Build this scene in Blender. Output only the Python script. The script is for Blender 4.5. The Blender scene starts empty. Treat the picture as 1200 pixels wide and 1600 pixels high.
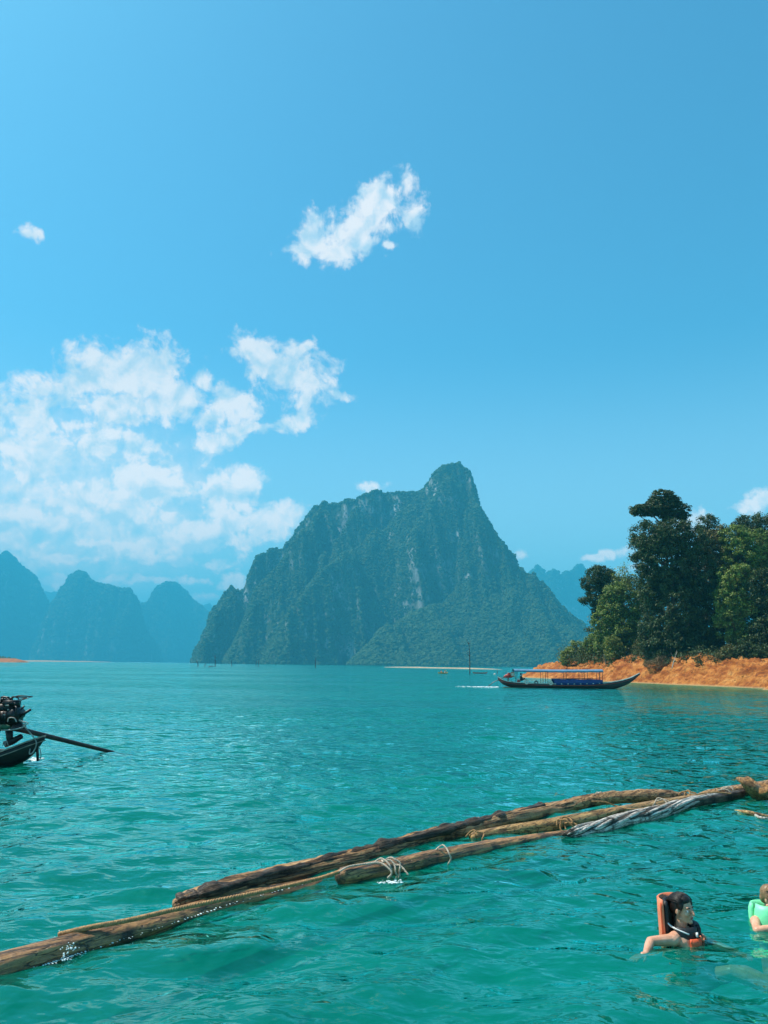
import bpy, math, random
import numpy as np
from mathutils import Matrix, Vector

C = bpy.context.scene
COL = C.collection
rng = np.random.default_rng(11)
random.seed(5)

# ------------------------------------------------------------------ camera
CAM_H = 2.4
F = 1202.0                       # focal length in photo pixels (1200 x 1600 picture)
PITCH = math.radians(11.2)
ROLL = math.radians(0.62)
cam_d = bpy.data.cameras.new('camera')
cam = bpy.data.objects.new('camera', cam_d)
COL.objects.link(cam)
Rm = Matrix.Rotation(math.radians(90) + PITCH, 3, 'X') @ Matrix.Rotation(ROLL, 3, 'Z')
cam.matrix_world = Matrix.Translation((0, 0, CAM_H)) @ Rm.to_4x4()
cam_d.sensor_fit = 'VERTICAL'
cam_d.sensor_height = 36.0
cam_d.lens = F / 1600.0 * 36.0
cam_d.clip_start = 0.1
cam_d.clip_end = 40000
C.camera = cam


def ray(px, py):
    return Rm @ Vector(((px - 600) / F, (800 - py) / F, -1.0))


def W(px, py, z=0.0):            # point of the horizontal plane z seen there
    d = ray(px, py)
    t = (z - CAM_H) / d.z
    return Vector((d.x * t, d.y * t, z))


def D(px, py, y):                # point at distance y ahead seen there
    d = ray(px, py)
    t = y / d.y
    return Vector((d.x * t, y, CAM_H + d.z * t))


# ------------------------------------------------------------------ sun and sky
SUN_EL = math.radians(60)
SUN_AZ = math.radians(-74)       # clockwise from straight ahead (+Y): high on the left
sd = Vector((math.sin(SUN_AZ) * math.cos(SUN_EL), math.cos(SUN_AZ) * math.cos(SUN_EL), math.sin(SUN_EL)))
sun_d = bpy.data.lights.new('sun', 'SUN')
sun_d.energy = 5.0
sun_d.angle = math.radians(0.55)
sun_d.color = (1.0, 0.93, 0.82)
sun = bpy.data.objects.new('sun', sun_d)
COL.objects.link(sun)
sun.rotation_euler = (-sd).to_track_quat('-Z', 'Y').to_euler()
sun.location = (-60, 40, 90)

C.view_settings.view_transform = 'Standard'
C.view_settings.look = 'None'
C.view_settings.exposure = 0.56
C.view_settings.gamma = 1.0
C.view_settings.use_curve_mapping = False

SKY_STRENGTH = 0.110
SKY_TINT = (0.43, 1.10, 1.20)
HAZE_COLOR = (0.08, 0.68, 1.0)
HAZE_DENSITY = 0.00025


class NT:
    """small node tree helper"""
    def __init__(self, tree):
        self.t = tree
        tree.nodes.clear()

    def n(self, kind, **kw):
        nd = self.t.nodes.new(kind)
        ins = kw.pop('ins', {})
        for k, v in kw.items():
            setattr(nd, k, v)
        for k, v in ins.items():
            s = nd.inputs[k]
            if isinstance(v, bpy.types.NodeSocket):
                self.t.links.new(v, s)
            else:
                s.default_value = v
        return nd

    def math(self, op, a, b=None, c=None, clamp=False):
        nd = self.t.nodes.new('ShaderNodeMath')
        nd.operation = op
        nd.use_clamp = clamp
        for i, v in enumerate((a, b, c)):
            if v is None:
                continue
            if isinstance(v, bpy.types.NodeSocket):
                self.t.links.new(v, nd.inputs[i])
            else:
                nd.inputs[i].default_value = v
        return nd.outputs[0]

    def mix(self, fac, a, b, blend='MIX'):
        nd = self.t.nodes.new('ShaderNodeMix')
        nd.data_type = 'RGBA'
        nd.blend_type = blend
        for i, v in ((0, fac), (6, a), (7, b)):
            if isinstance(v, bpy.types.NodeSocket):
                self.t.links.new(v, nd.inputs[i])
            else:
                nd.inputs[i].default_value = (*v, 1) if i and len(v) == 3 else v
        return nd.outputs[2]

    def ramp(self, fac, stops, interp='LINEAR'):
        nd = self.t.nodes.new('ShaderNodeValToRGB')
        nd.color_ramp.interpolation = interp
        el = nd.color_ramp.elements
        while len(el) < len(stops):
            el.new(0.5)
        for e, (p, c) in zip(el, stops):
            e.position = p
            e.color = (*c, 1) if len(c) == 3 else c
        self.t.links.new(fac, nd.inputs[0])
        return nd.outputs[0]

    def smooth(self, v, a, b, lo=0.0, hi=1.0):
        nd = self.t.nodes.new('ShaderNodeMapRange')
        nd.interpolation_type = 'SMOOTHSTEP'
        self.t.links.new(v, nd.inputs[0])
        for i, x in enumerate((a, b, lo, hi)):
            nd.inputs[i + 1].default_value = x
        return nd.outputs[0]

    def noise(self, vec, scale, detail=4, rough=0.55, distort=0.0, dims='3D'):
        nd = self.t.nodes.new('ShaderNodeTexNoise')
        nd.noise_dimensions = dims
        if vec is not None:
            self.t.links.new(vec, nd.inputs['Vector'])
        nd.inputs['Scale'].default_value = scale
        nd.inputs['Detail'].default_value = detail
        nd.inputs['Roughness'].default_value = rough
        nd.inputs['Distortion'].default_value = distort
        return nd.outputs[0]

    def mapping(self, vec, scale=(1, 1, 1), rot=(0, 0, 0), loc=(0, 0, 0), kind='POINT'):
        nd = self.t.nodes.new('ShaderNodeMapping')
        nd.vector_type = kind
        self.t.links.new(vec, nd.inputs[0])
        nd.inputs[1].default_value = loc
        nd.inputs[2].default_value = rot
        nd.inputs[3].default_value = scale
        return nd.outputs[0]


def px_azel(px, py):
    d = ray(px, py).normalized()
    return math.atan2(d.x, d.y), math.asin(d.z)


def build_world():
    w = bpy.data.worlds.new('World')
    C.world = w
    w.use_nodes = True
    N = NT(w.node_tree)
    sky = N.n('ShaderNodeTexSky', sky_type='NISHITA', sun_disc=False, sun_elevation=SUN_EL,
              sun_rotation=SUN_AZ, air_density=1.0, dust_density=1.3, ozone_density=1.2, altitude=0)
    base = N.mix(1.0, sky.outputs[0], SKY_TINT, 'MULTIPLY')
    tc = N.n('ShaderNodeTexCoord').outputs['Generated']
    sp = N.n('ShaderNodeSeparateXYZ', ins={0: tc})
    az = N.math('ARCTAN2', sp.outputs[0], sp.outputs[1])
    el = N.math('ARCSINE', sp.outputs[2])
    P = N.n('ShaderNodeCombineXYZ', ins={0: az, 1: el, 2: 0.0}).outputs[0]
    # warp the lookup so that outlines billow
    wn = N.n('ShaderNodeTexNoise', noise_dimensions='2D', ins={'Vector': P, 'Scale': 26.0, 'Detail': 5.0, 'Roughness': 0.6})
    wv = N.n('ShaderNodeVectorMath', operation='SUBTRACT', ins={0: wn.outputs[1], 1: (0.5, 0.5, 0.5)}).outputs[0]
    wv = N.n('ShaderNodeVectorMath', operation='MULTIPLY', ins={0: wv, 1: (0.020, 0.014, 0.0)}).outputs[0]
    PW = N.n('ShaderNodeVectorMath', operation='ADD', ins={0: P, 1: wv}).outputs[0]
    # clouds of the photograph: centre, half sizes, tilt, weight
    blobs = [
        (548, 362, 44, 24, 28, 1.0), (520, 388, 52, 20, 8, 1.1), (592, 326, 46, 30, 14, 1.1), (485, 365, 18, 28, -10, 0.85), (575, 300, 20, 14, 0, 0.6),
        (612, 382, 20, 8, 0, 0.4), (645, 335, 16, 24, 20, 0.6), (46, 367, 26, 14, 0, 0.05),
        (120, 604, 62, 22, 0, 1.0), (190, 590, 70, 40, 6, 1.2), (240, 575, 42, 34, -20, 1.1), (275, 610, 40, 22, -20, 0.9), (190, 630, 100, 24, 0, 0.9), (215, 655, 60, 16, 0, 0.5),
        (410, 556, 42, 20, -20, 1.05), (450, 585, 52, 34, -10, 1.15), (492, 596, 32, 20, -15, 0.9), (525, 616, 26, 9, -10, 0.6), (315, 595, 16, 20, 30, 0.6),
        (362, 630, 32, 24, 10, 1.05), (335, 655, 36, 16, 10, 0.7), (345, 685, 38, 18, 20, 0.7), (400, 668, 30, 9, 0, 0.6), (458, 662, 34, 13, 8, 0.9),
        (20, 640, 56, 20, 0, 1.0), (60, 660, 50, 20, -10, 1.0), (10, 690, 60, 34, 0, 1.1), (85, 705, 60, 30, 0, 1.0), (150, 700, 60, 22, 0, 0.9), (215, 690, 46, 16, -8, 0.9), (30, 730, 80, 24, 0, 0.8), (120, 665, 50, 16, 0, 0.7),
        (205, 745, 66, 26, 10, 1.1), (245, 760, 52, 30, -20, 1.15), (150, 775, 66, 26, 5, 1.05), (190, 800, 90, 24, 0, 0.95), (285, 785, 30, 14, 0, 0.6), (95, 785, 34, 14, 0, 0.8),
        (365, 758, 36, 22, 20, 1.1), (345, 790, 34, 26, 30, 1.0), (380, 790, 24, 16, 0, 0.8), (330, 825, 56, 20, 8, 1.0), (290, 850, 70, 18, 0, 0.95), (375, 845, 50, 14, 0, 0.8), (430, 812, 40, 22, 8, 1.1), (412, 835, 36, 14, 0, 0.7), (460, 815, 16, 12, 0, 0.6),
        (30, 800, 60, 22, 0, 1.05), (80, 820, 60, 20, 0, 1.0), (20, 845, 70, 18, 0, 0.8), (150, 850, 120, 14, 0, 0.65), (250, 875, 130, 12, 0, 0.55), (100, 875, 110, 12, 0, 0.5),
        (160, 908, 40, 10, 8, 0.75), (372, 912, 18, 12, 0, 0.85), (90, 905, 50, 10, 0, 0.45), (320, 935, 24, 9, 0, 0.6), (250, 905, 60, 8, 0, 0.4),
        (582, 761, 20, 8, 0, 0.45), (808, 866, 16, 8, 0, 0.55), (958, 864, 24, 8, 0, 0.6), (930, 872, 20, 6, 0, 0.45), (1086, 820, 24, 13, 0, 0.95), (1192, 780, 30, 13, 10, 1.0), (1000, 890, 50, 7, 0, 0.3),
        (-90, 640, 90, 50, 0, 1.2), (-120, 790, 110, 50, 0, 1.2), (1290, 800, 60, 26, 0, 1.0), (1400, 720, 90, 36, 0, 1.1),
    ]
    cur = None
    for (cx, cy, rx, ry, rot, wgt) in blobs:
        a, e = px_azel(cx, cy)
        a1, _ = px_azel(cx + 10, cy)
        _, e1 = px_azel(cx, cy - 10)
        sx = rx * 1.40 * abs(a1 - a) / 10
        sy = ry * 1.40 * abs(e1 - e) / 10
        m = N.mapping(PW, scale=(sx, sy, 1), rot=(0, 0, math.radians(rot)), loc=(a, e, 0), kind='TEXTURE')
        ln = N.n('ShaderNodeVectorMath', operation='LENGTH', ins={0: m}).outputs['Value']
        v = N.math('MULTIPLY_ADD', ln, -1.0, 0.6 + wgt * 0.5)
        cur = v if cur is None else N.math('MAXIMUM', cur, v)
    # the same kind of cloud goes on round the rest of the horizon
    big = N.noise(N.mapping(P, scale=(1, 2.0, 1), loc=(3.1, 1.7, 0)), 3.2, 2, 0.5, 0.0, '2D')
    band = N.math('MULTIPLY', N.smooth(el, 0.0, 0.1), N.smooth(el, 0.62, 0.22))
    out = N.smooth(N.math('ABSOLUTE', az), 0.56, 0.85)
    gen = N.math('MULTIPLY', N.math('MULTIPLY', band, out), N.math('MULTIPLY_ADD', big, 5.0, -0.9))
    gen = N.math('ADD', gen, -1.6)
    cur = N.math('MAXIMUM', cur, gen)
    # billowed detail
    n1 = N.noise(P, 24.0, 9, 0.66, 0.25, '2D')
    off = N.mapping(P, loc=(0.006, -0.012, 0))
    n2 = N.noise(off, 22.0, 4, 0.55, 0.3, '2D')
    vor = N.n('ShaderNodeTexVoronoi', feature='F1', voronoi_dimensions='2D', ins={'Vector': PW, 'Scale': 40.0, 'Detail': 2.0, 'Roughness': 0.55}).outputs[0]
    d = N.math('MULTIPLY_ADD', N.math('SUBTRACT', n1, 0.5), 2.5, cur)
    d = N.math('MULTIPLY_ADD', N.math('SUBTRACT', 0.42, vor), 0.40, d)
    dens = N.smooth(d, -0.20, 0.55)
    a, e = px_azel(110, 780)
    a1, _ = px_azel(120, 780)
    _, e1 = px_azel(110, 770)
    m = N.mapping(PW, scale=(330 * abs(a1 - a) / 10, 190 * abs(e1 - e) / 10, 1), loc=(a, e, 0), kind='TEXTURE')
    ln = N.n('ShaderNodeVectorMath', operation='LENGTH', ins={0: m}).outputs['Value']
    veil = N.math('MULTIPLY', N.smooth(ln, 1.0, 0.25), N.smooth(n1, 0.25, 0.70, 0.35, 0.95))
    dens = N.math('MAXIMUM', N.math('MULTIPLY', dens, 0.97), veil)
    # light from above and from the left; thick lower parts greyer
    n3 = N.noise(P, 22.0, 4, 0.55, 0.3, '2D')
    rel = N.math('MULTIPLY_ADD', N.math('SUBTRACT', n3, n2), 3.4, 0.80)
    rel = N.math('MULTIPLY_ADD', N.math('SUBTRACT', 0.4, vor), 0.35, rel)
    rel = N.math('MULTIPLY_ADD', N.smooth(d, 0.2, 1.8), -0.10, rel, clamp=True)
    k = 0.735 / SKY_STRENGTH
    low = N.smooth(el, 0.42, 0.06)
    base = N.mix(low, base, N.mix(0.5, N.mix(1.0, base, (1.25, 1.25, 1.2), 'MULTIPLY'), (0.80 * k, 0.92 * k, 1.0 * k)))
    cc = N.mix(rel, (0.52 * k, 0.74 * k, 0.90 * k), (1.02 * k, 0.99 * k, 1.0 * k))
    cc = N.mix(low, cc, N.mix(1.0, cc, (1.85, 1.55, 1.38), 'MULTIPLY'))
    colr = N.mix(dens, base, cc)
    bg = N.n('ShaderNodeBackground', ins={0: colr, 1: SKY_STRENGTH})
    o = N.n('ShaderNodeOutputWorld', ins={0: bg.outputs[0]})
    w.cycles.sampling_method = 'MANUAL'
    w.cycles.sample_map_resolution = 1024


build_world()


# ------------------------------------------------------------------ helpers
def tag(o, label=None, cat=None, group=None, kind=None):
    for k, v in (('label', label), ('category', cat), ('group', group), ('kind', kind)):
        if v is not None:
            o[k] = v
    return o


def empty(name, loc, rz=0.0, label=None, cat=None, group=None):
    o = bpy.data.objects.new(name, None)
    o.empty_display_size = 0.3
    COL.objects.link(o)
    o.location = loc
    o.rotation_euler = (0, 0, rz)
    return tag(o, label, cat, group)


class G:
    """geometry store: numpy vertices with triangles and quads"""
    def __init__(self):
        self.v = []
        self.q = []
        self.t = []
        self.n = 0

    def add(self, v, q=None, t=None):
        v = np.asarray(v, dtype=np.float64).reshape(-1, 3)
        if q is not None and len(q):
            self.q.append(np.asarray(q, dtype=np.int64).reshape(-1, 4) + self.n)
        if t is not None and len(t):
            self.t.append(np.asarray(t, dtype=np.int64).reshape(-1, 3) + self.n)
        self.v.append(v)
        self.n += len(v)
        return self

    def box(self, c, s, rz=0.0, ry=0.0):
        x, y, z = s[0] / 2, s[1] / 2, s[2] / 2
        v = np.array([[-x, -y, -z], [x, -y, -z], [x, y, -z], [-x, y, -z], [-x, -y, z], [x, -y, z], [x, y, z], [-x, y, z]])
        if ry:
            cr, sr = math.cos(ry), math.sin(ry)
            v = v @ np.array([[cr, 0, sr], [0, 1, 0], [-sr, 0, cr]]).T
        if rz:
            cr, sr = math.cos(rz), math.sin(rz)
            v = v @ np.array([[cr, -sr, 0], [sr, cr, 0], [0, 0, 1]]).T
        return self.add(v + np.array(c), [[0, 3, 2, 1], [4, 5, 6, 7], [0, 1, 5, 4], [1, 2, 6, 5], [2, 3, 7, 6], [3, 0, 4, 7]])

    def tube(self, pts, rad, seg=8, cap=True, disp=None, lobes=None, close=False):
        pts = np.array([tuple(p) for p in pts], dtype=float)
        n = len(pts)
        rad = np.broadcast_to(np.asarray(rad, dtype=float), (n,))
        tg = np.gradient(pts, axis=0)
        tg /= np.linalg.norm(tg, axis=1)[:, None] + 1e-9
        up = np.array([0, 0, 1.0])
        if abs(tg[0] @ up) > 0.95:
            up = np.array([0, 1.0, 0])
        side = np.cross(up, tg[0]); side /= np.linalg.norm(side)
        S = []
        for i in range(n):
            side = side - tg[i] * (side @ tg[i])
            side /= np.linalg.norm(side) + 1e-9
            S.append(side.copy())
        S = np.array(S)
        U = np.cross(tg, S)
        a = np.linspace(0, 2 * np.pi, seg, endpoint=False)
        rr = np.repeat(rad[:, None], seg, 1)
        if disp is not None:
            rr = rr * disp(np.arange(n), a, pts)
        v = pts[:, None, :] + rr[:, :, None] * (np.cos(a)[None, :, None] * S[:, None, :] + np.sin(a)[None, :, None] * U[:, None, :])
        idx = np.arange(n * seg).reshape(n, seg)
        nx = np.roll(idx, -1, axis=1)
        q = np.stack([idx[:-1], nx[:-1], nx[1:], idx[1:]], -1).reshape(-1, 4)
        v = v.reshape(-1, 3)
        t = []
        if cap:
            v = np.vstack([v, pts[0] - tg[0] * rad[0] * 0.3, pts[-1] + tg[-1] * rad[-1] * 0.3])
            a0, a1 = n * seg, n * seg + 1
            for j in range(seg):
                t.append([a0, idx[0, (j + 1) % seg], idx[0, j]])
                t.append([a1, idx[-1, j], idx[-1, (j + 1) % seg]])
        return self.add(v, q, t)

    def ball(self, c, r, seg=12, rings=8, rot=None):
        th = np.linspace(0, np.pi, rings + 1)[1:-1]
        a = np.linspace(0, 2 * np.pi, seg, endpoint=False)
        v = np.stack([np.outer(np.sin(th), np.cos(a)), np.outer(np.sin(th), np.sin(a)), np.outer(np.cos(th), np.ones(seg))], -1).reshape(-1, 3)
        v = np.vstack([v, [0, 0, 1], [0, 0, -1]]) * np.asarray(r, dtype=float)
        if rot is not None:
            v = v @ np.array(rot).T
        v = v + np.array(tuple(c))
        m = rings - 1
        idx = np.arange(m * seg).reshape(m, seg)
        nx = np.roll(idx, -1, axis=1)
        q = np.stack([idx[:-1], idx[1:], nx[1:], nx[:-1]], -1).reshape(-1, 4)
        t = []
        for j in range(seg):
            t.append([m * seg, idx[0, j], nx[0, j]])
            t.append([m * seg + 1, nx[-1, j], idx[-1, j]])
        return self.add(v, q, t)

    def capsule(self, a, b, ra, rb, seg=12):
        a = np.array(tuple(a), float); b = np.array(tuple(b), float)
        d = b - a; L = np.linalg.norm(d) + 1e-9; d /= L
        pts, rad = [], []
        for k in (-85, -60, -30, 0):
            pts.append(a + d * ra * math.sin(math.radians(k))); rad.append(ra * math.cos(math.radians(k)))
        for k in (0, 30, 60, 85):
            pts.append(b + d * rb * math.sin(math.radians(k))); rad.append(rb * math.cos(math.radians(k)))
        return self.tube(pts, rad, seg)

    def arrays(self):
        v = np.vstack(self.v)
        q = np.vstack(self.q) if self.q else np.zeros((0, 4), int)
        t = np.vstack(self.t) if self.t else np.zeros((0, 3), int)
        return v, q, t

    def mesh(self, name, smooth=True, origin=(0, 0, 0)):
        v, q, t = self.arrays()
        v = v - np.array(tuple(origin))
        me = bpy.data.meshes.new(name)
        me.vertices.add(len(v))
        me.vertices.foreach_set('co', v.astype(np.float32).ravel())
        nl = q.size + t.size
        me.loops.add(nl)
        me.loops.foreach_set('vertex_index', np.concatenate([q.ravel(), t.ravel()]).astype(np.int32))
        me.polygons.add(len(q) + len(t))
        st = np.concatenate([np.arange(len(q)) * 4, len(q) * 4 + np.arange(len(t)) * 3]).astype(np.int32)
        me.polygons.foreach_set('loop_start', st)
        me.polygons.foreach_set('use_smooth', np.full(len(st), smooth, dtype=bool))
        me.update(calc_edges=True)
        me.validate()
        return me

    def obj(self, name, mat, parent=None, smooth=True, world=False):
        """world=True: geometry is in world coordinates and the parent is unrotated"""
        org = parent.location if (world and parent is not None) else (0, 0, 0)
        if parent is None and world:
            v, _, _ = self.arrays()
            org = ((v[:, 0].min() + v[:, 0].max()) / 2, (v[:, 1].min() + v[:, 1].max()) / 2, v[:, 2].min())
        me = self.mesh(name, smooth, org)
        o = bpy.data.objects.new(name, me)
        COL.objects.link(o)
        if parent is not None:
            o.parent = parent
        elif world:
            o.location = org
        if mat is not None:
            me.materials.append(mat)
        return o


def copy_tree(o, parent=None):
    c = o.copy()
    COL.objects.link(c)
    c.parent = parent
    for ch in list(o.children):
        copy_tree(ch, c)
    return c


def _h(ix, iy, iz, seed):
    h = (ix.astype(np.uint64) * np.uint64(374761393) + iy.astype(np.uint64) * np.uint64(668265263)
         + iz.astype(np.uint64) * np.uint64(2147483647) + np.uint64(seed * 974634777)) & np.uint64(0xffffffff)
    h = ((h ^ (h >> np.uint64(13))) * np.uint64(1274126177)) & np.uint64(0xffffffff)
    h = ((h ^ (h >> np.uint64(16))) * np.uint64(2246822519)) & np.uint64(0xffffffff)
    return ((h ^ (h >> np.uint64(15))) & np.uint64(0xffffff)).astype(float) / 16777215.0


def vnoise(x, y, z=0.0, seed=0):
    x, y, z = np.broadcast_arrays(np.asarray(x, float) + 5000, np.asarray(y, float) + 5000, np.asarray(z, float) + 5000)
    ix, iy, iz = np.floor(x).astype(np.int64), np.floor(y).astype(np.int64), np.floor(z).astype(np.int64)
    fx, fy, fz = x - ix, y - iy, z - iz
    fx, fy, fz = [f * f * f * (f * (f * 6 - 15) + 10) for f in (fx, fy, fz)]
    r = 0
    for dx in (0, 1):
        for dy in (0, 1):
            for dz in (0, 1):
                r = r + _h(ix + dx, iy + dy, iz + dz, seed) * (fx if dx else 1 - fx) * (fy if dy else 1 - fy) * (fz if dz else 1 - fz)
    return r * 2 - 1


def fbm(x, y, z=0.0, oct=4, seed=0, gain=0.5, ridged=False):
    r, a, tot = 0, 1.0, 0
    for k in range(oct):
        n = vnoise(np.asarray(x) * 2 ** k, np.asarray(y) * 2 ** k, np.asarray(z) * 2 ** k, seed + k * 7)
        if ridged:
            n = 1 - 2 * np.abs(n)
        r = r + n * a
        tot += a
        a *= gain
    return r / tot


def sstep(x, a, b):
    t = np.clip((x - a) / (b - a), 0, 1)
    return t * t * (3 - 2 * t)


def grid_faces(nr, nc):
    i = np.arange(nr * nc).reshape(nr, nc)
    return np.stack([i[:-1, :-1], i[:-1, 1:], i[1:, 1:], i[1:, :-1]], -1).reshape(-1, 4)


def spline(pts, n):
    """Catmull-Rom through pts (any dimension), n points"""
    p = np.array([tuple(q) for q in pts], float)
    p = np.vstack([2 * p[0] - p[1], p, 2 * p[-1] - p[-2]])
    m = len(p) - 3
    out = []
    for u in np.linspace(0, m - 1e-6, n):
        i = int(u); t = u - i
        a, b, c, d = p[i], p[i + 1], p[i + 2], p[i + 3]
        out.append(0.5 * ((2 * b) + (c - a) * t + (2 * a - 5 * b + 4 * c - d) * t * t + (3 * b - a - 3 * c + d) * t ** 3))
    return np.array(out)


# ------------------------------------------------------------------ materials
def mat_simple(name, col, rough=0.6, metal=0.0, var=0.25, scale=8.0, bump=0.0, spec=0.5, col2=None, coords='Object', stretch=(1, 1, 1)):
    m = bpy.data.materials.new(name)
    m.use_nodes = True
    N = NT(m.node_tree)
    tc = N.n('ShaderNodeTexCoord').outputs[coords]
    v = N.mapping(tc, scale=stretch)
    n1 = N.noise(v, scale, 6, 0.6)
    f = N.smooth(n1, 0.3, 0.7)
    c2 = col2 if col2 is not None else tuple(max(0, c * (1 - var * 1.6)) for c in col)
    cc = N.mix(f, c2, col)
    b = N.n('ShaderNodeBsdfPrincipled', ins={'Base Color': cc, 'Roughness': rough, 'Metallic': metal, 'Specular IOR Level': spec})
    if bump:
        bn = N.n('ShaderNodeBump', ins={'Strength': bump, 'Distance': 0.02, 'Height': n1})
        N.t.links.new(bn.outputs[0], b.inputs['Normal'])
    N.n('ShaderNodeOutputMaterial', ins={0: b.outputs[0]})
    return m


def mat_leaf(name, c1, c2, trans=0.25, spec=0.25):
    m = bpy.data.materials.new(name)
    m.use_nodes = True
    N = NT(m.node_tree)
    g = N.n('ShaderNodeNewGeometry')
    tc = N.n('ShaderNodeTexCoord').outputs['Object']
    n1 = N.noise(tc, 0.35, 3, 0.6)
    f = N.math('MULTIPLY_ADD', g.outputs['Random Per Island'], 0.75, N.math('MULTIPLY_ADD', n1, 1.2, -0.45), clamp=True)
    cc = N.mix(f, c1, c2)
    p = N.n('ShaderNodeBsdfPrincipled', ins={'Base Color': cc, 'Roughness': 0.5, 'Specular IOR Level': spec})
    t = N.n('ShaderNodeBsdfTranslucent', ins={0: N.mix(0.5, cc, (0.12, 0.16, 0.01))})
    mx = N.n('ShaderNodeMixShader', ins={0: trans, 1: p.outputs[0], 2: t.outputs[0]})
    N.n('ShaderNodeOutputMaterial', ins={0: mx.outputs[0]})
    return m


def mat_water():
    m = bpy.data.materials.new('lake_water')
    m.use_nodes = True
    N = NT(m.node_tree)
    tc = N.n('ShaderNodeTexCoord').outputs['Object']
    v = N.mapping(tc, rot=(0, 0, math.radians(14)), scale=(0.7, 1.0, 1.0))
    v2 = N.mapping(tc, rot=(0, 0, math.radians(-22)), scale=(0.75, 1.0, 1.0))
    a = N.noise(v, 1.3, 2, 0.5, 0.3)
    b = N.noise(v2, 3.6, 2, 0.5, 0.4)
    c = N.noise(v, 10.0, 2, 0.5, 0.2)
    # gusts: rougher and calmer patches
    gust = N.noise(N.mapping(tc, scale=(0.35, 1, 1)), 0.045, 3, 0.5)
    gs = N.smooth(gust, 0.35, 0.65, 0.6, 1.15)
    h = N.math('MULTIPLY_ADD', b, 0.50, N.math('MULTIPLY', a, 0.80))
    h = N.math('MULTIPLY_ADD', c, 0.10, h)
    h = N.math('MULTIPLY', h, gs)
    bp = N.n('ShaderNodeBump', ins={'Strength': 1.0, 'Distance': 0.17, 'Height': h})
    nr = bp.outputs[0]
    # beyond the near water single wavelets are finer than the relief can carry: slopes taken straight from noise
    def slopes(vec, scale, amp):
        nn = N.n('ShaderNodeTexNoise', ins={'Vector': vec, 'Scale': scale, 'Detail': 2.0, 'Roughness': 0.6}).outputs[1]
        q = N.n('ShaderNodeVectorMath', operation='SUBTRACT', ins={0: nn, 1: (0.5, 0.5, 0.5)}).outputs[0]
        return N.n('ShaderNodeVectorMath', operation='MULTIPLY', ins={0: q, 1: (amp * 0.8, amp, 0.0)}).outputs[0]
    dist = N.n('ShaderNodeVectorMath', operation='LENGTH', ins={0: tc}).outputs['Value']
    ff = N.math('MULTIPLY', N.smooth(dist, 12.0, 60.0), gs)
    sl = N.n('ShaderNodeVectorMath', operation='ADD', ins={0: slopes(v, 1.1, 0.7), 1: slopes(v2, 3.4, 0.8)}).outputs[0]
    sl = N.n('ShaderNodeVectorMath', operation='ADD', ins={0: sl, 1: (0.01, -0.15, 0.0)}).outputs[0]    # constant tilt added so far water reflects trees and mountain, not the bank
    sl = N.n('ShaderNodeVectorMath', operation='SCALE', ins={0: sl, 'Scale': ff}).outputs[0]
    nr = N.n('ShaderNodeVectorMath', operation='ADD', ins={0: nr, 1: sl}).outputs[0]
    nr = N.n('ShaderNodeVectorMath', operation='NORMALIZE', ins={0: nr}).outputs[0]
    bp2 = N.n('ShaderNodeBump', ins={'Strength': 0.35, 'Distance': 0.16, 'Height': h})
    big = N.noise(N.mapping(tc, scale=(0.5, 1, 1)), 0.11, 3, 0.55)
    body = N.mix(N.smooth(big, 0.35, 0.65), (0.0, 0.130, 0.094), (0.0, 0.20, 0.146))
    df = N.n('ShaderNodeBsdfDiffuse', ins={0: body, 'Normal': bp2.outputs[0]})
    tr = N.n('ShaderNodeBsdfTransparent', ins={0: (0.55, 0.95, 0.9, 1)})
    b1 = N.n('ShaderNodeMixShader', ins={0: 0.5, 1: df.outputs[0], 2: tr.outputs[0]})
    fr = N.n('ShaderNodeFresnel', ins={0: 1.38, 'Normal': nr})
    gl = N.n('ShaderNodeBsdfGlossy', ins={'Roughness': 0.02, 'Normal': nr, 'Color': (0.5, 0.97, 0.93, 1)})
    mx = N.n('ShaderNodeMixShader', ins={0: N.math('MULTIPLY', fr.outputs[0], 1.5, clamp=True), 1: b1.outputs[0], 2: gl.outputs[0]})
    N.n('ShaderNodeOutputMaterial', ins={0: mx.outputs[0]})
    return m


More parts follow.
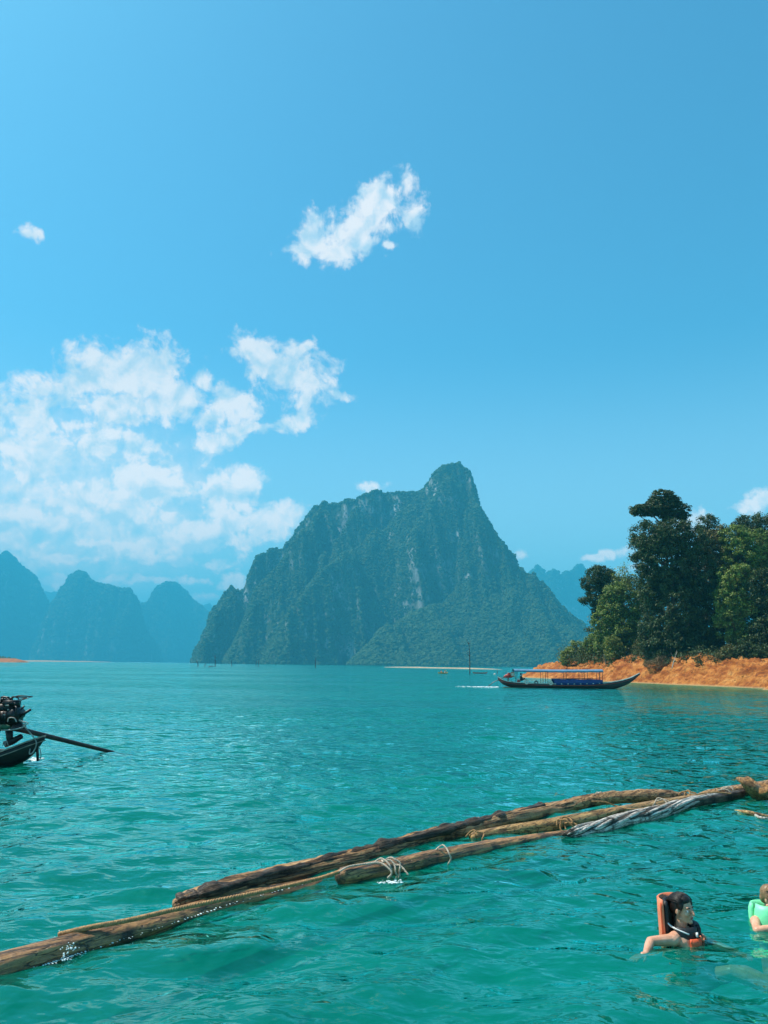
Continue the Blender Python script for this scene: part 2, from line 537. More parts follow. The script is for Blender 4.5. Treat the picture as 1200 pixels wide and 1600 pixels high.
def mat_wood(name, light, mid, dark, wet=0.4, scale=1.0):
    m = bpy.data.materials.new(name)
    m.use_nodes = True
    N = NT(m.node_tree)
    tc = N.n('ShaderNodeTexCoord').outputs['Object']
    q0, q1 = W(0, 1514), W(535, 1374)
    ang = -math.atan2(q1.y - q0.y, q1.x - q0.x)
    v = N.mapping(tc, rot=(0, 0, ang), scale=(1.0, 1.0, 1.0))
    v = N.mapping(v, scale=(0.9, 12.0, 12.0))
    n1 = N.noise(v, 1.6 * scale, 8, 0.65, 0.6)
    n2 = N.noise(tc, 2.2 * scale, 5, 0.6)
    n3 = N.noise(tc, 22 * scale, 4, 0.6)
    c = N.ramp(n1, [(0.30, dark), (0.46, mid), (0.62, light), (0.8, mid)])
    c = N.mix(N.smooth(n2, 0.5, 0.68), c, dark)
    c = N.mix(N.math('MULTIPLY', N.smooth(n3, 0.45, 0.7), 0.4), c, dark)
    crack = N.noise(N.mapping(v, scale=(0.16, 1.6, 1.6)), 1.1 * scale, 3, 0.5)
    cl = N.smooth(N.math('ABSOLUTE', N.math('SUBTRACT', crack, 0.5)), 0.030, 0.008)
    c = N.mix(N.math('MULTIPLY', cl, 0.85), c, dark)
    hh = N.math('MULTIPLY_ADD', cl, -0.6, N.math('MULTIPLY_ADD', n3, 0.4, n1))
    bp = N.n('ShaderNodeBump', ins={'Strength': 0.9, 'Distance': 0.02, 'Height': hh})
    p = N.n('ShaderNodeBsdfPrincipled', ins={'Base Color': c, 'Roughness': N.smooth(n2, 0.3, 0.7, 0.3, 0.75), 'Specular IOR Level': wet, 'Normal': bp.outputs[0]})
    N.n('ShaderNodeOutputMaterial', ins={0: p.outputs[0]})
    return m


def mat_karst():
    m = bpy.data.materials.new('karst_rock_and_scrub')
    m.use_nodes = True
    N = NT(m.node_tree)
    g = N.n('ShaderNodeNewGeometry')
    sp = N.n('ShaderNodeSeparateXYZ', ins={0: g.outputs['Normal']})
    tc = N.n('ShaderNodeTexCoord').outputs['Object']
    streak = N.noise(N.mapping(tc, scale=(1, 1, 0.12)), 0.065, 6, 0.65)
    blot = N.noise(tc, 0.017, 5, 0.6)
    fine = N.noise(tc, 0.14, 5, 0.65)
    rock = N.ramp(streak, [(0.3, (0.10, 0.11, 0.10)), (0.5, (0.22, 0.22, 0.205)), (0.66, (0.50, 0.49, 0.46))])
    veg = N.mix(N.smooth(fine, 0.35, 0.65), (0.018, 0.034, 0.016), (0.05, 0.085, 0.03))
    steep = N.smooth(sp.outputs[2], 0.42, 0.16)
    f = N.math('MULTIPLY', steep, N.smooth(blot, 0.48, 0.58))
    c = N.mix(f, veg, rock)
    bp = N.n('ShaderNodeBump', ins={'Strength': 0.8, 'Distance': 3.0, 'Height': fine})
    p = N.n('ShaderNodeBsdfPrincipled', ins={'Base Color': c, 'Roughness': 0.9, 'Specular IOR Level': 0.1, 'Normal': bp.outputs[0]})
    N.n('ShaderNodeOutputMaterial', ins={0: p.outputs[0]})
    return m


def mat_clay():
    m = bpy.data.materials.new('orange_clay')
    m.use_nodes = True
    N = NT(m.node_tree)
    tc = N.n('ShaderNodeTexCoord').outputs['Object']
    g = N.n('ShaderNodeNewGeometry')
    sp = N.n('ShaderNodeSeparateXYZ', ins={0: g.outputs['Normal']})
    pz = N.n('ShaderNodeSeparateXYZ', ins={0: tc}).outputs[2]
    n1 = N.noise(N.mapping(tc, scale=(1, 1, 2.2)), 0.45, 8, 0.65, 0.4)
    n2 = N.noise(tc, 2.6, 6, 0.65)
    c = N.ramp(n1, [(0.28, (0.12, 0.028, 0.008)), (0.44, (0.30, 0.088, 0.018)), (0.56, (0.46, 0.17, 0.040)), (0.74, (0.56, 0.27, 0.09))])
    c = N.mix(N.math('MULTIPLY', N.smooth(n2, 0.48, 0.66), 0.7), c, (0.12, 0.04, 0.018))
    low = N.smooth(N.math('MULTIPLY_ADD', n2, 0.3, pz), 0.40, 0.16)
    c = N.mix(low, c, (0.36, 0.22, 0.10))
    hi = N.smooth(N.math('MULTIPLY_ADD', n1, 3.0, pz), 5.6, 6.6)
    c = N.mix(hi, c, (0.035, 0.045, 0.02))
    bp = N.n('ShaderNodeBump', ins={'Strength': 0.9, 'Distance': 0.35, 'Height': n2})
    p = N.n('ShaderNodeBsdfPrincipled', ins={'Base Color': c, 'Roughness': 0.9, 'Specular IOR Level': 0.15, 'Normal': bp.outputs[0]})
    N.n('ShaderNodeOutputMaterial', ins={0: p.outputs[0]})
    return m


M = {}
M['water'] = mat_water()
M['depth'] = mat_simple('deep_water', (0.0, 0.20, 0.155), 1.0, var=0.1, scale=0.4, spec=0.0)
M['karst'] = mat_karst()
M['clay'] = mat_clay()
M['sand'] = mat_simple('pale_beach_sand', (0.46, 0.33, 0.20), 0.95, var=0.25, scale=0.4)
M['bark'] = mat_simple('bark', (0.12, 0.09, 0.06), 0.9, var=0.4, scale=2.0, bump=0.6)
M['deadwood'] = mat_simple('dead_grey_wood', (0.10, 0.085, 0.07), 0.9, var=0.4, scale=3.0)
M['pale_wood'] = mat_simple('pale_bleached_wood', (0.42, 0.36, 0.28), 0.85, var=0.3, scale=3.0, bump=0.5)
M['leaf_dark'] = mat_leaf('leaf_dark', (0.014, 0.028, 0.009), (0.070, 0.105, 0.028), 0.10)
M['leaf_mid'] = mat_leaf('leaf_mid', (0.035, 0.066, 0.014), (0.26, 0.33, 0.06), 0.15)
M['leaf_light'] = mat_leaf('leaf_light', (0.08, 0.12, 0.02), (0.36, 0.38, 0.09), 0.2)
M['leaf_olive'] = mat_leaf('leaf_olive', (0.045, 0.05, 0.014), (0.19, 0.16, 0.05), 0.15)
M['leaf_dry'] = mat_leaf('leaf_dry', (0.10, 0.06, 0.025), (0.22, 0.15, 0.07), 0.15)
M['leaf_far'] = mat_leaf('leaf_far', (0.016, 0.040, 0.014), (0.07, 0.125, 0.042), 0.0, 0.05)

# ------------------------------------------------------------------ haze
def build_haze():
    g = G().box((0, 4300, 422), (26000, 19000, 856))
    m = bpy.data.materials.new('haze_air')
    m.use_nodes = True
    N = NT(m.node_tree)
    p = N.n('ShaderNodeVolumePrincipled', ins={'Color': (*HAZE_COLOR, 1), 'Density': HAZE_DENSITY, 'Anisotropy': 0.0})
    N.n('ShaderNodeOutputMaterial', ins={1: p.outputs[0]})
    o = g.obj('haze', m, smooth=False)
    tag(o, kind='stuff')


# ------------------------------------------------------------------ lake
def wave_height(x, y):
    r = np.random.default_rng(3)
    z = np.zeros_like(x)
    wx = x + 0.5 * fbm(x * 0.25, y * 0.25, 0, 2, 91)
    wy = y + 0.5 * fbm(x * 0.25, y * 0.25, 9, 2, 92)
    for k in range(54):
        lam = 0.24 * (7.0 ** r.random())
        th = math.radians(-68 + r.normal() * 34)
        kx, ky = math.cos(th) * 2 * math.pi / lam, math.sin(th) * 2 * math.pi / lam
        amp = 0.0043 * lam
        z += amp * np.sin(kx * wx + ky * wy + r.random() * 6.28)
    return z


def build_lake():
    rs = [2.2]
    while rs[-1] < 12500:
        r = rs[-1]
        rs.append(r * (1.0065 if r < 45 else (1.02 if r < 300 else 1.09)))
    rs = np.array(rs)
    A = math.radians(44)
    na = 430
    an = np.linspace(-A, A, na)
    R_, A_ = np.meshgrid(rs, an, indexing='ij')
    x, y = R_ * np.sin(A_), R_ * np.cos(A_)
    z = wave_height(x, y) * sstep(R_, 60, 25) * sstep(np.abs(A_), A, A - 0.1) * sstep(R_, 2.2, 3.0)
    g = G()
    v = np.stack([x, y, z], -1).reshape(-1, 3)
    g.add(v, grid_faces(len(rs), na))
    # the rest of the circle, flat
    an2 = np.linspace(A, 2 * math.pi - A, 60)
    rs2 = np.array([2.2, 8, 40, 200, 1000, 4900])
    R2, A2 = np.meshgrid(rs2, an2, indexing='ij')
    g.add(np.stack([R2 * np.sin(A2), R2 * np.cos(A2), 0 * R2], -1).reshape(-1, 3), grid_faces(len(rs2), 60))
    a3 = np.linspace(0, 2 * math.pi, 65)[:-1]
    g.add(np.vstack([np.stack([2.2 * np.sin(a3), 2.2 * np.cos(a3), 0 * a3], -1), [[0, 0, 0]]]), None,
          [[64, (i + 1) % 64, i] for i in range(64)])
    tag(g.obj('lake', M['water']), kind='structure')
    g = G()
    a3 = np.linspace(0, 2 * math.pi, 49)[:-1]
    rr = np.where((np.cos(a3) > 0.6), 12500, 4900)
    g.add(np.vstack([np.stack([rr * np.sin(a3), rr * np.cos(a3), 0 * a3 - 0.55], -1), [[0, 0, -0.55]]]), None,
          [[48, (i + 1) % 48, i] for i in range(48)])
    tag(g.obj('deep_water', M['depth'], smooth=False), kind='structure')


# ------------------------------------------------------------------ karst mountains
def ridge_field(X, Y, ridges):
    """smooth union of ridges; ridge = (list of (px, py, distance)), steepness, crest radius"""
    H = np.full(X.shape, -60.0)
    for pts, a, r in ridges:
        P = np.array([tuple(D(px, py, yy)) for px, py, yy in pts])
        for i in range(len(P) - 1):
            p, q = P[i], P[i + 1]
            d = q[:2] - p[:2]
            L2 = d @ d + 1e-6
            t = np.clip(((X - p[0]) * d[0] + (Y - p[1]) * d[1]) / L2, 0, 1)
            dist = np.sqrt((X - p[0] - t * d[0]) ** 2 + (Y - p[1] - t * d[1]) ** 2)
            hc = p[2] + t * (q[2] - p[2])
            z = hc - a * (np.sqrt(dist ** 2 + r * r) - r)
            k = 5.0
            m = np.maximum(H, z)
            H = m + k * np.log1p(np.exp(-np.abs(H - z) / k)) * 0.5
    return H


KS = 1.7          # the mountains are built at this multiple of the plan below


def build_mountain(name, ridges, x0, x1, y0, y1, step, warp, rough, seed, flute=1.0):
    xs = np.arange(x0, x1, step)
    ys = np.arange(y0, y1, step)
    Y, X = np.meshgrid(ys, xs, indexing='ij')
    s = 1.0 / warp[0]
    WX = X + warp[1] * fbm(X * s, Y * s, 0, 4, seed)
    WY = Y + warp[1] * fbm(X * s, Y * s, 7.3, 4, seed + 31) * 1.2
    WY = WY + warp[1] * 3.2 * fbm(X * s * 1.1 + Y * s * 0.35, Y * s * 0.3, 3.3, 5, seed + 77, ridged=True)
    # buttresses and gullies that run down the faces
    H = ridge_field(WX, WY, ridges)
    fl = fbm(X * s * 2.4, Y * s * 0.8, 0, 4, seed + 5, ridged=True)
    top = 1 - 0.65 * sstep(H, 215, 300)
    H = H + flute * rough * 1.25 * fl * sstep(H, -5, 60) * top * 1.25
    H = H + top * rough * 0.55 * fbm(X * s * 4, Y * s * 4, 0, 4, seed + 11) * sstep(H, -5, 40)
    H = np.clip(H, -2.2, None)
    X, Y, H = X * KS, Y * KS, np.where(H > 0, H * KS, H)
    g = G()
    g.add(np.stack([X, Y, H], -1).reshape(-1, 3), grid_faces(len(ys), len(xs)))
    # leave out the cells that lie wholly under the lake
    keep = (H.ravel()[g.q[0]] > -2.0).any(axis=1)
    g.q[0] = g.q[0][keep]
    o = g.obj(name, M['karst'])
    o['kind'] = 'structure'
    return X, Y, H


def crown_proto(seed):
    bm_v = []
    me = bpy.data.meshes.new('tree_crown')
    import bmesh
    bm = bmesh.new()
    bmesh.ops.create_icosphere(bm, subdivisions=3, radius=1.0)
    co = np.array([v.co[:] for v in bm.verts])
    n = fbm(co[:, 0] * 1.8, co[:, 1] * 1.8, co[:, 2] * 1.8, 4, seed)
    n2 = fbm(co[:, 0] * 5, co[:, 1] * 5, co[:, 2] * 5, 2, seed + 3)
    for v, a, b in zip(bm.verts, n, n2):
        v.co *= 1 + 0.55 * a + 0.22 * b
        v.co.z *= 0.85
    for f in bm.faces:
        f.smooth = False
    bm.to_mesh(me)
    bm.free()
    me.materials.append(M['leaf_far'])
    return bpy.data.objects.new('tree_crown', me)


PROTO = [crown_proto(s) for s in (1, 2, 3, 4)]


def scatter_forest(name, P, S, seed):
    """one forest object; crowns of tree instanced on its points"""
    r = np.random.default_rng(seed)
    me = bpy.data.meshes.new(name)
    me.vertices.add(len(P))
    me.vertices.foreach_set('co', P.astype(np.float32).ravel())
    at = me.attributes.new('size', 'FLOAT', 'POINT')
    at.data.foreach_set('value', S.astype(np.float32))
    me.update()
    o = bpy.data.objects.new(name, me)
    COL.objects.link(o)
    ng = bpy.data.node_groups.new(name, 'GeometryNodeTree')
    ng.interface.new_socket('Geometry', in_out='INPUT', socket_type='NodeSocketGeometry')
    ng.interface.new_socket('Geometry', in_out='OUTPUT', socket_type='NodeSocketGeometry')
    nd = ng.nodes
    gi, go = nd.new('NodeGroupInput'), nd.new('NodeGroupOutput')
    gg = nd.new('GeometryNodeGeometryToInstance')
    for pr in PROTO:
        oi = nd.new('GeometryNodeObjectInfo')
        oi.inputs['Object'].default_value = pr
        oi.inputs['As Instance'].default_value = True
        ng.links.new(oi.outputs['Geometry'], gg.inputs[0])
    ip = nd.new('GeometryNodeInstanceOnPoints')
    ng.links.new(gi.outputs[0], ip.inputs['Points'])
    ng.links.new(gg.outputs[0], ip.inputs['Instance'])
    ip.inputs['Pick Instance'].default_value = True
    rv = nd.new('FunctionNodeRandomValue'); rv.data_type = 'FLOAT_VECTOR'
    rv.inputs[0].default_value = (-0.3, -0.3, 0); rv.inputs[1].default_value = (0.3, 0.3, 6.28)
    ng.links.new(rv.outputs[0], ip.inputs['Rotation'])
    na = nd.new('GeometryNodeInputNamedAttribute'); na.data_type = 'FLOAT'
    na.inputs[0].default_value = 'size'
    ng.links.new(na.outputs[0], ip.inputs['Scale'])
    ng.links.new(ip.outputs[0], go.inputs[0])
    md = o.modifiers.new('forest', 'NODES')
    md.node_group = ng
    o['kind'] = 'stuff'
    return o


def surface_points(X, Y, H, n, seed, maxslope=3.2, zmin=0.5):
    r = np.random.default_rng(seed)
    gy, gx = np.gradient(H, Y[1, 0] - Y[0, 0], X[0, 1] - X[0, 0])
    sl = np.sqrt(gx ** 2 + gy ** 2)
    area = np.sqrt(1 + np.minimum(sl, 6) ** 2)
    s = 0.03 / KS
    blot = fbm(X * s, Y * s, H * s, 4, seed + 3)
    p = area * (H > zmin)
    p = p * np.clip(1.15 - sstep(sl, maxslope * 0.6, maxslope) * (0.80 + 0.9 * blot), 0.03, 1)
    p = p / p.sum()
    idx = r.choice(p.size, size=n, p=p.ravel())
    st = X[0, 1] - X[0, 0]
    x = X.ravel()[idx] + (r.random(n) - 0.5) * st
    y = Y.ravel()[idx] + (r.random(n) - 0.5) * st
    z = H.ravel()[idx] + (x - X.ravel()[idx]) * gx.ravel()[idx] + (y - Y.ravel()[idx]) * gy.ravel()[idx]
    return np.stack([x, y, z], -1), sl.ravel()[idx]


def build_mountains():
    # ---- the great karst peak
    Y0 = 1330
    crest = [(318, 985), (335, 948), (350, 930), (358, 922), (368, 920), (378, 926), (388, 912), (394, 892), (403, 872), (416, 865), (430, 862), (440, 848), (452, 830),
             (470, 812), (488, 792), (504, 785), (520, 788), (540, 783), (560, 784), (576, 773), (592, 771),
             (615, 774), (640, 773), (658, 769), (668, 760), (680, 743), (691, 731), (703, 726), (716, 728), (729, 739), (736, 754),
             (743, 772), (747, 795), (752, 820), (758, 842), (770, 838), (784, 840), (796, 852), (806, 868), (814, 888), (828, 908), (848, 926),
             (862, 950), (874, 975), (884, 1005), (890, 1030)]
    dep = lambda x: 1330 + 40 * math.sin((x - 300) / 110.0)
    crest = [(x + (9 if x < 560 else (-7 if x > 735 else -3)), y + (7 if x < 560 or x > 735 else 4)) for x, y in crest]
    main = [(x, y, dep(x)) for x, y in crest]
    main[0:0] = [(310, 1018, dep(310))]
    ridges = [
        (main, 4.6, 11.0),
        # buttresses coming forward and down
        ([(640, 800, 1300), (600, 835, 1270), (548, 868, 1240), (505, 905, 1205), (470, 950, 1170), (452, 1000, 1140), (446, 1034, 1120)], 1.9, 10),
        ([(504, 800, 1310), (470, 850, 1270), (430, 900, 1230), (405, 950, 1200), (398, 1000, 1180), (396, 1036, 1165)], 2.0, 9),
        ([(366, 935, 1300), (345, 970, 1270), (326, 1005, 1245), (318, 1036, 1230)], 2.4, 7),
        ([(560, 800, 1300), (530, 850, 1275), (500, 880, 1255)], 1.8, 8),
        ([(700, 745, 1300), (672, 790, 1275), (645, 840, 1250), (632, 880, 1235)], 2.1, 9),
        ([(712, 740, 1310), (735, 800, 1270), (750, 870, 1235), (765, 925, 1200)], 2.0, 9),
        # wooded apron on the right
        ([(765, 900, 1240), (720, 925, 1200), (670, 950, 1165), (625, 985, 1130), (590, 1018, 1105), (575, 1040, 1090)], 0.95, 16),
        ([(790, 890, 1250), (800, 930, 1200), (805, 975, 1150), (800, 1015, 1110)], 0.95, 16),
        ([(820, 905, 1300), (850, 955, 1230), (870, 1000, 1180), (880, 1035, 1150)], 1.2, 12),
        ([(700, 960, 1160), (690, 1000, 1110), (680, 1030, 1080)], 0.9, 14),
    ]
    X, Y, H = build_mountain('mountain', ridges, -440, 440, 1010, 1480, 2.0, (85.0, 12.0), 10.0, 3, 1.0)
    P, sl = surface_points(X, Y, H, 78000, 21, maxslope=3.0)
    r = np.random.default_rng(5)
    S = (1.5 + 2.4 * r.random(len(P)) ** 1.8) * np.where(sl > 2.0, 0.75, 1.0) * np.where(P[:, 2] < 90 * KS, 1.15, 1)
    S = S * KS * 0.72
    P[:, 2] += S * 0.3
    scatter_forest('forest', P, S, 1)

    def far(name, pts, yy, a, r_, x0, x1, depth, step, seed, warp=(120.0, 16.0), rough=12.0, n=0):
        ridges = [([(x, y, yy + 90 * math.sin(x / 37.0)) for x, y in pts], a, r_)]
        w0, w1 = D(x0, 1000, yy).x, D(x1, 1000, yy).x
        Xf, Yf, Hf = build_mountain(name, ridges, w0, w1, yy - depth, yy + depth * 0.55, step, warp, rough, seed)
        if n:
            Pf, s2 = surface_points(Xf, Yf, Hf, n, seed, zmin=1)
            q = np.random.default_rng(seed)
            scatter_forest('forest', Pf, (5 + 6 * q.random(n)) * KS, seed)
    far('mountain', [(-150, 960), (-110, 905), (-60, 900), (-20, 876), (-5, 868), (12, 866), (25, 875), (38, 889), (54, 899), (64, 914), (66, 940), (72, 975), (84, 1010), (94, 1030)],
        3300, 2.6, 20, -260, 170, 600, 9, 41, n=5000)
    far('mountain', [(84, 1010), (92, 965), (105, 930), (116, 902), (127, 896), (138, 898), (148, 910), (168, 918), (188, 922), (203, 924), (213, 932), (215, 960), (218, 1000), (222, 1030)],
        3200, 2.8, 17, 0, 300, 560, 8, 52, n=5000)
    far('mountain', [(214, 1000), (222, 945), (238, 932), (248, 917), (260, 911), (272, 913), (284, 924), (296, 937), (308, 945), (322, 960), (335, 985), (350, 1010)],
        3600, 2.2, 20, 130, 440, 640, 9, 63, n=5000)
    far('mountain', [(20, 960), (60, 925), (95, 925), (130, 935), (220, 960), (300, 950), (322, 946), (327, 943), (333, 950), (341, 944), (352, 950), (372, 960), (420, 975), (560, 1000)],
        4800, 2.0, 16, -60, 700, 900, 16, 74, warp=(120.0, 10.0))
    far('mountain', [(770, 960), (800, 925), (822, 902), (830, 895), (838, 887), (846, 893), (853, 908), (856, 896), (864, 893), (871, 896), (876, 908), (881, 896), (892, 894), (900, 885), (907, 884), (915, 892), (922, 910), (930, 950), (940, 990), (950, 1020)],
        3300, 4.2, 8, 700, 1040, 500, 7, 85, warp=(90.0, 6.0), rough=6.0, n=5000)
    far('mountain', [(905, 1000), (950, 940), (1000, 925), (1060, 950), (1130, 930), (1200, 940), (1290, 920), (1400, 930), (1500, 990)],
        4200, 2.2, 22, 860, 1620, 600, 13, 96)

    # low shores at the foot of the mountains
    def strand(pts, dy, hmax, seed):
        a = [W(px, py, 0) for px, py in pts]
        g = G()
        n = 60
        c = spline([(p.x, p.y) for p in a], n)
        rows = []
        for k, (off, hh) in enumerate(((-2, -0.6), (1, 0.25), (dy * 0.3, hmax * 0.8), (dy * 0.7, hmax), (dy, -0.6))):
            taper = np.sin(np.linspace(0, math.pi, n)) ** 0.5
            z = np.where(hh > 0, hh * taper * (1 + 0.4 * fbm(c[:, 0] * 0.05, k, 0, 3, seed)), hh)
            rows.append(np.stack([c[:, 0], c[:, 1] + off, z], -1))
        g.add(np.array(rows).reshape(-1, 3), grid_faces(5, n))
        tag(g.obj('shore', M['sand' if seed < 3 else 'clay']), kind='structure')
    strand([(600, 1042.6), (700, 1044.5), (787, 1046.2)], 40, 0.8, 1)
    strand([(-60, 1033.0), (40, 1033.6), (155, 1034.4)], 160, 3.0, 2)
    strand([(-80, 1034.2), (-20, 1034.6), (21, 1035.0)], 50, 4.5, 3)


# ------------------------------------------------------------------ headland
SHORE = [W(*p) for p in ((818, 1058.5), (850, 1060), (900, 1062.5), (950, 1065), (1000, 1067.3), (1060, 1070), (1120, 1072.5), (1200, 1076), (1300, 1081))]


def headland_height(X, Y):
    s = np.array([(p.x, p.y) for p in SHORE])
    s = np.vstack([s, [s[-1, 0] + 60, s[-1, 1] - 18]])
    s = spline(s, 60)
    best = np.full(X.shape, 1e9)
    sgn = np.ones(X.shape)
    for i in range(len(s) - 1):
        d = s[i + 1] - s[i]
        L = d @ d
        t = np.clip(((X - s[i, 0]) * d[0] + (Y - s[i, 1]) * d[1]) / L, 0, 1)
        ex, ey = X - s[i, 0] - t * d[0], Y - s[i, 1] - t * d[1]
        q = np.hypot(ex, ey)
        cr = d[0] * ey - d[1] * ex
        m = q < best
        best = np.where(m, q, best)
        sgn = np.where(m, np.sign(cr), sgn)
    # back side of the spit
    tip = s[0]
    back = (X - tip[0]) * 0.80 - (Y - tip[1]) * 0.34 + 1.5
    d = np.minimum(best * sgn, back * 0.9)
    along = X - tip[0]
    d = d + 1.1 * fbm(X * 0.16, Y * 0.16, 0, 4, 3) + 0.25
    top = 0.9 + 1.5 * sstep(along, 0, 7) + 0.7 * sstep(along, 7, 16) - 0.4 * sstep(along, 17, 24) + 0.35 * np.sin(X * 0.45)
    gully = fbm(X * 0.35, Y * 0.35, 0, 4, 12, ridged=True)
    h = top * sstep(d, -0.3, 8.0) ** 0.7 + 0.6 * sstep(d, 0, 2.5) + 1.2 * sstep(d, 12, 35)
    h = h + (0.85 * gully + 0.5 * fbm(X * 1.1, Y * 1.1, 0, 4, 13)) * sstep(d, 0.2, 2.0) * sstep(d, 26, 8)
    h = h + (0.42 * fbm(X * 0.9 + 0.6 * h, Y * 0.9, h * 1.2, 4, 15, ridged=True)) * sstep(d, 0.1, 1.2) * sstep(d, 9, 5)
    h = np.where(d < 0, np.maximum(d * 0.35, -1.5), h)
    return h


def build_headland():
    xs = np.arange(15, 130, 0.33)
    ys = np.arange(70, 240, 0.42)
    ys = np.concatenate([np.arange(74, 150, 0.36), np.arange(150, 250, 1.2)])
    Y, X = np.meshgrid(ys, xs, indexing='ij')
    H = headland_height(X, Y)
    g = G().add(np.stack([X, Y, H], -1).reshape(-1, 3), grid_faces(len(ys), len(xs)))
    keep = (H.ravel()[g.q[0]] > -1.2).any(axis=1)
    g.q[0] = g.q[0][keep]
    tag(g.obj('headland', M['clay']), kind='structure')
    r = np.random.default_rng(8)
    # loose stones and clods at the waterline and on the bank
    g = G()
    n = 0
    while n < 520:
        px, py = r.uniform(1000, 1260) if n % 3 else r.uniform(1100, 1250), r.uniform(1040, 1074)
        p = W(px, py, 0)
        hh = float(headland_height(np.array([p.x]), np.array([p.y]))[0])
        if hh < -0.1 or hh > 3.5:
            n += 1
            continue
        sz = 0.08 + 0.42 * r.random() ** 3
        g.ball((p.x, p.y, hh + sz * 0.2), (sz * r.uniform(.8, 1.5), sz, sz * 0.7), 6, 4)
        n += 1
    tag(g.obj('rubble', M['clay'], smooth=False), kind='stuff')


build_haze()
build_lake()
build_mountains()
build_headland()

# ------------------------------------------------------------------ trees
def ground(x, y):
    return float(headland_height(np.array([x]), np.array([y]))[0])


def leaves(g, r, centers, prad, n_per, size, droop=0.0, flat=0.75):
    n = len(centers) * n_per
    c = np.repeat(centers, n_per, axis=0)
    pr = np.repeat(prad, n_per)
    d = r.normal(size=(n, 3))
    d /= np.linalg.norm(d, axis=1)[:, None]
    rad = r.random(n) ** 0.45
    p = c + d * (rad * pr)[:, None] * np.array([1, 1, flat])
    # leaf frame: normal roughly outward and up
    nr = d * 0.8 + np.array([0, 0, 0.55]) + r.normal(size=(n, 3)) * 0.45
    nr /= np.linalg.norm(nr, axis=1)[:, None]
    a = np.cross(nr, r.normal(size=(n, 3)))
    a[:, 2] -= droop
    a /= np.linalg.norm(a, axis=1)[:, None]
    b = np.cross(nr, a)
    s = size * (0.6 + 0.8 * r.random(n))
    L, Wd = (s * 1.0)[:, None], (s * 0.5)[:, None]
    v = np.stack([p - a * L * 0.5, p + b * Wd * 0.5 + a * L * 0.05, p + a * L * 0.5 - nr * L * 0.12, p - b * Wd * 0.5 + a * L * 0.05], 1).reshape(-1, 3)
    q = np.arange(n * 4).reshape(n, 4)
    g.add(v, q)


def puffs(r, c, rad, spacing):
    """centres of leaf clumps through an uneven ellipsoid, denser near its outside"""
    rad = np.array(rad)
    area = 4 * math.pi * ((rad[0] * rad[1]) ** 1.6 / 3 + (rad[0] * rad[2]) ** 1.6 / 3 + (rad[1] * rad[2]) ** 1.6 / 3) ** (1 / 1.6)
    n = max(6, int(area / (spacing ** 2 * 1.15)))
    d = r.normal(size=(n, 3))
    d /= np.linalg.norm(d, axis=1)[:, None]
    sc = 1 + 0.22 * fbm(d[:, 0] * 1.7 + c[0], d[:, 1] * 1.7, d[:, 2] * 1.7 + c[2], 3, 17)
    t = np.where(r.random(n) < 0.75, 0.80 + 0.2 * r.random(n), 0.35 + 0.5 * r.random(n))
    p = np.array(tuple(c)) + d * rad * (t * sc)[:, None]
    return p, spacing * (0.5 + 0.5 * r.random(n))


def tree(name, label, blobs, Y, base_px, mat, seed, spacing=1.0, n_per=60, size=0.34, cat='tree', group=None, droop=0.0,
         trunk_r=0.28, flat=0.75, limbs=True, deep=0.85, bark='bark', density=1.0, snap=False):
    """blobs: (px, py, rx, ry[, dy]) in photo pixels at distance Y; the tree stands where base_px says at that distance"""
    r = np.random.default_rng(seed)
    b = D(base_px, 1040, Y)
    gz = ground(b.x, b.y)
    root = empty(name, (b.x, b.y, gz), label=label, cat=cat, group=group)
    g = G()
    tops = []
    lift = 0.0
    if snap:       # a bush sits on the ground
        low = min((D(q[0], q[1], Y).z - q[3] * Y / F, q) for q in blobs)
        lc = D(low[1][0], low[1][1], Y)
        lift = ground(lc.x, lc.y) + 0.1 - low[0]
    for bl in blobs:
        px, py, rx, ry = bl[:4]
        dy = bl[4] if len(bl) > 4 else 0.0
        c = D(px, py, Y + dy) + Vector((0, 0, lift))
        sc = (c - Vector((0, 0, CAM_H))).length / F
        rad = (rx * sc, max(rx, ry * 0.6) * sc * deep, ry * sc)
        pc, pr = puffs(r, c, rad, spacing)
        ok = pc[:, 2] > gz - 0.3
        leaves(g, r, pc[ok], pr[ok], max(8, int(n_per * density)), size, droop, flat)
        tops.append((c, rad))
    g.obj('crown', mat, root, smooth=False, world=True)
    tz = max(t[0].z for t in tops)
    top = max(tops, key=lambda t: t[0].z)[0]
    pts = spline([(b.x, b.y, gz - 0.4), (b.x * 0.75 + top.x * 0.25 + r.normal() * 0.3, b.y, gz + (tz - gz) * 0.35),
                  (b.x * 0.4 + top.x * 0.6 + r.normal() * 0.3, (b.y + top.y) / 2, gz + (tz - gz) * 0.7), (top.x, top.y, tz)], 14)
    rad = np.linspace(trunk_r, trunk_r * 0.25, 14)
    rad[0] *= 1.5
    G().tube(pts, rad, 8).obj('trunk', M[bark], root, world=True)
    if limbs:
        for c, rd in tops:
            for k in range(2):
                e = Vector(tuple(c)) + Vector((r.normal() * rd[0] * 0.5, r.normal() * rd[1] * 0.4, r.normal() * rd[2] * 0.4))
                i = int(np.clip(np.searchsorted(pts[:, 2], e.z - (e.xy - Vector(pts[6][:2])).length * 0.7) - 1, 2, 12))
                s = Vector(pts[i])
                mid = (s + e) / 2 + Vector((0, 0, 0.25 * (e - s).length * 0.3))
                G().tube(spline([s, mid, e], 7), np.linspace(trunk_r * 0.38, trunk_r * 0.1, 7), 5).obj('limb', M[bark], root, world=True)
    return root


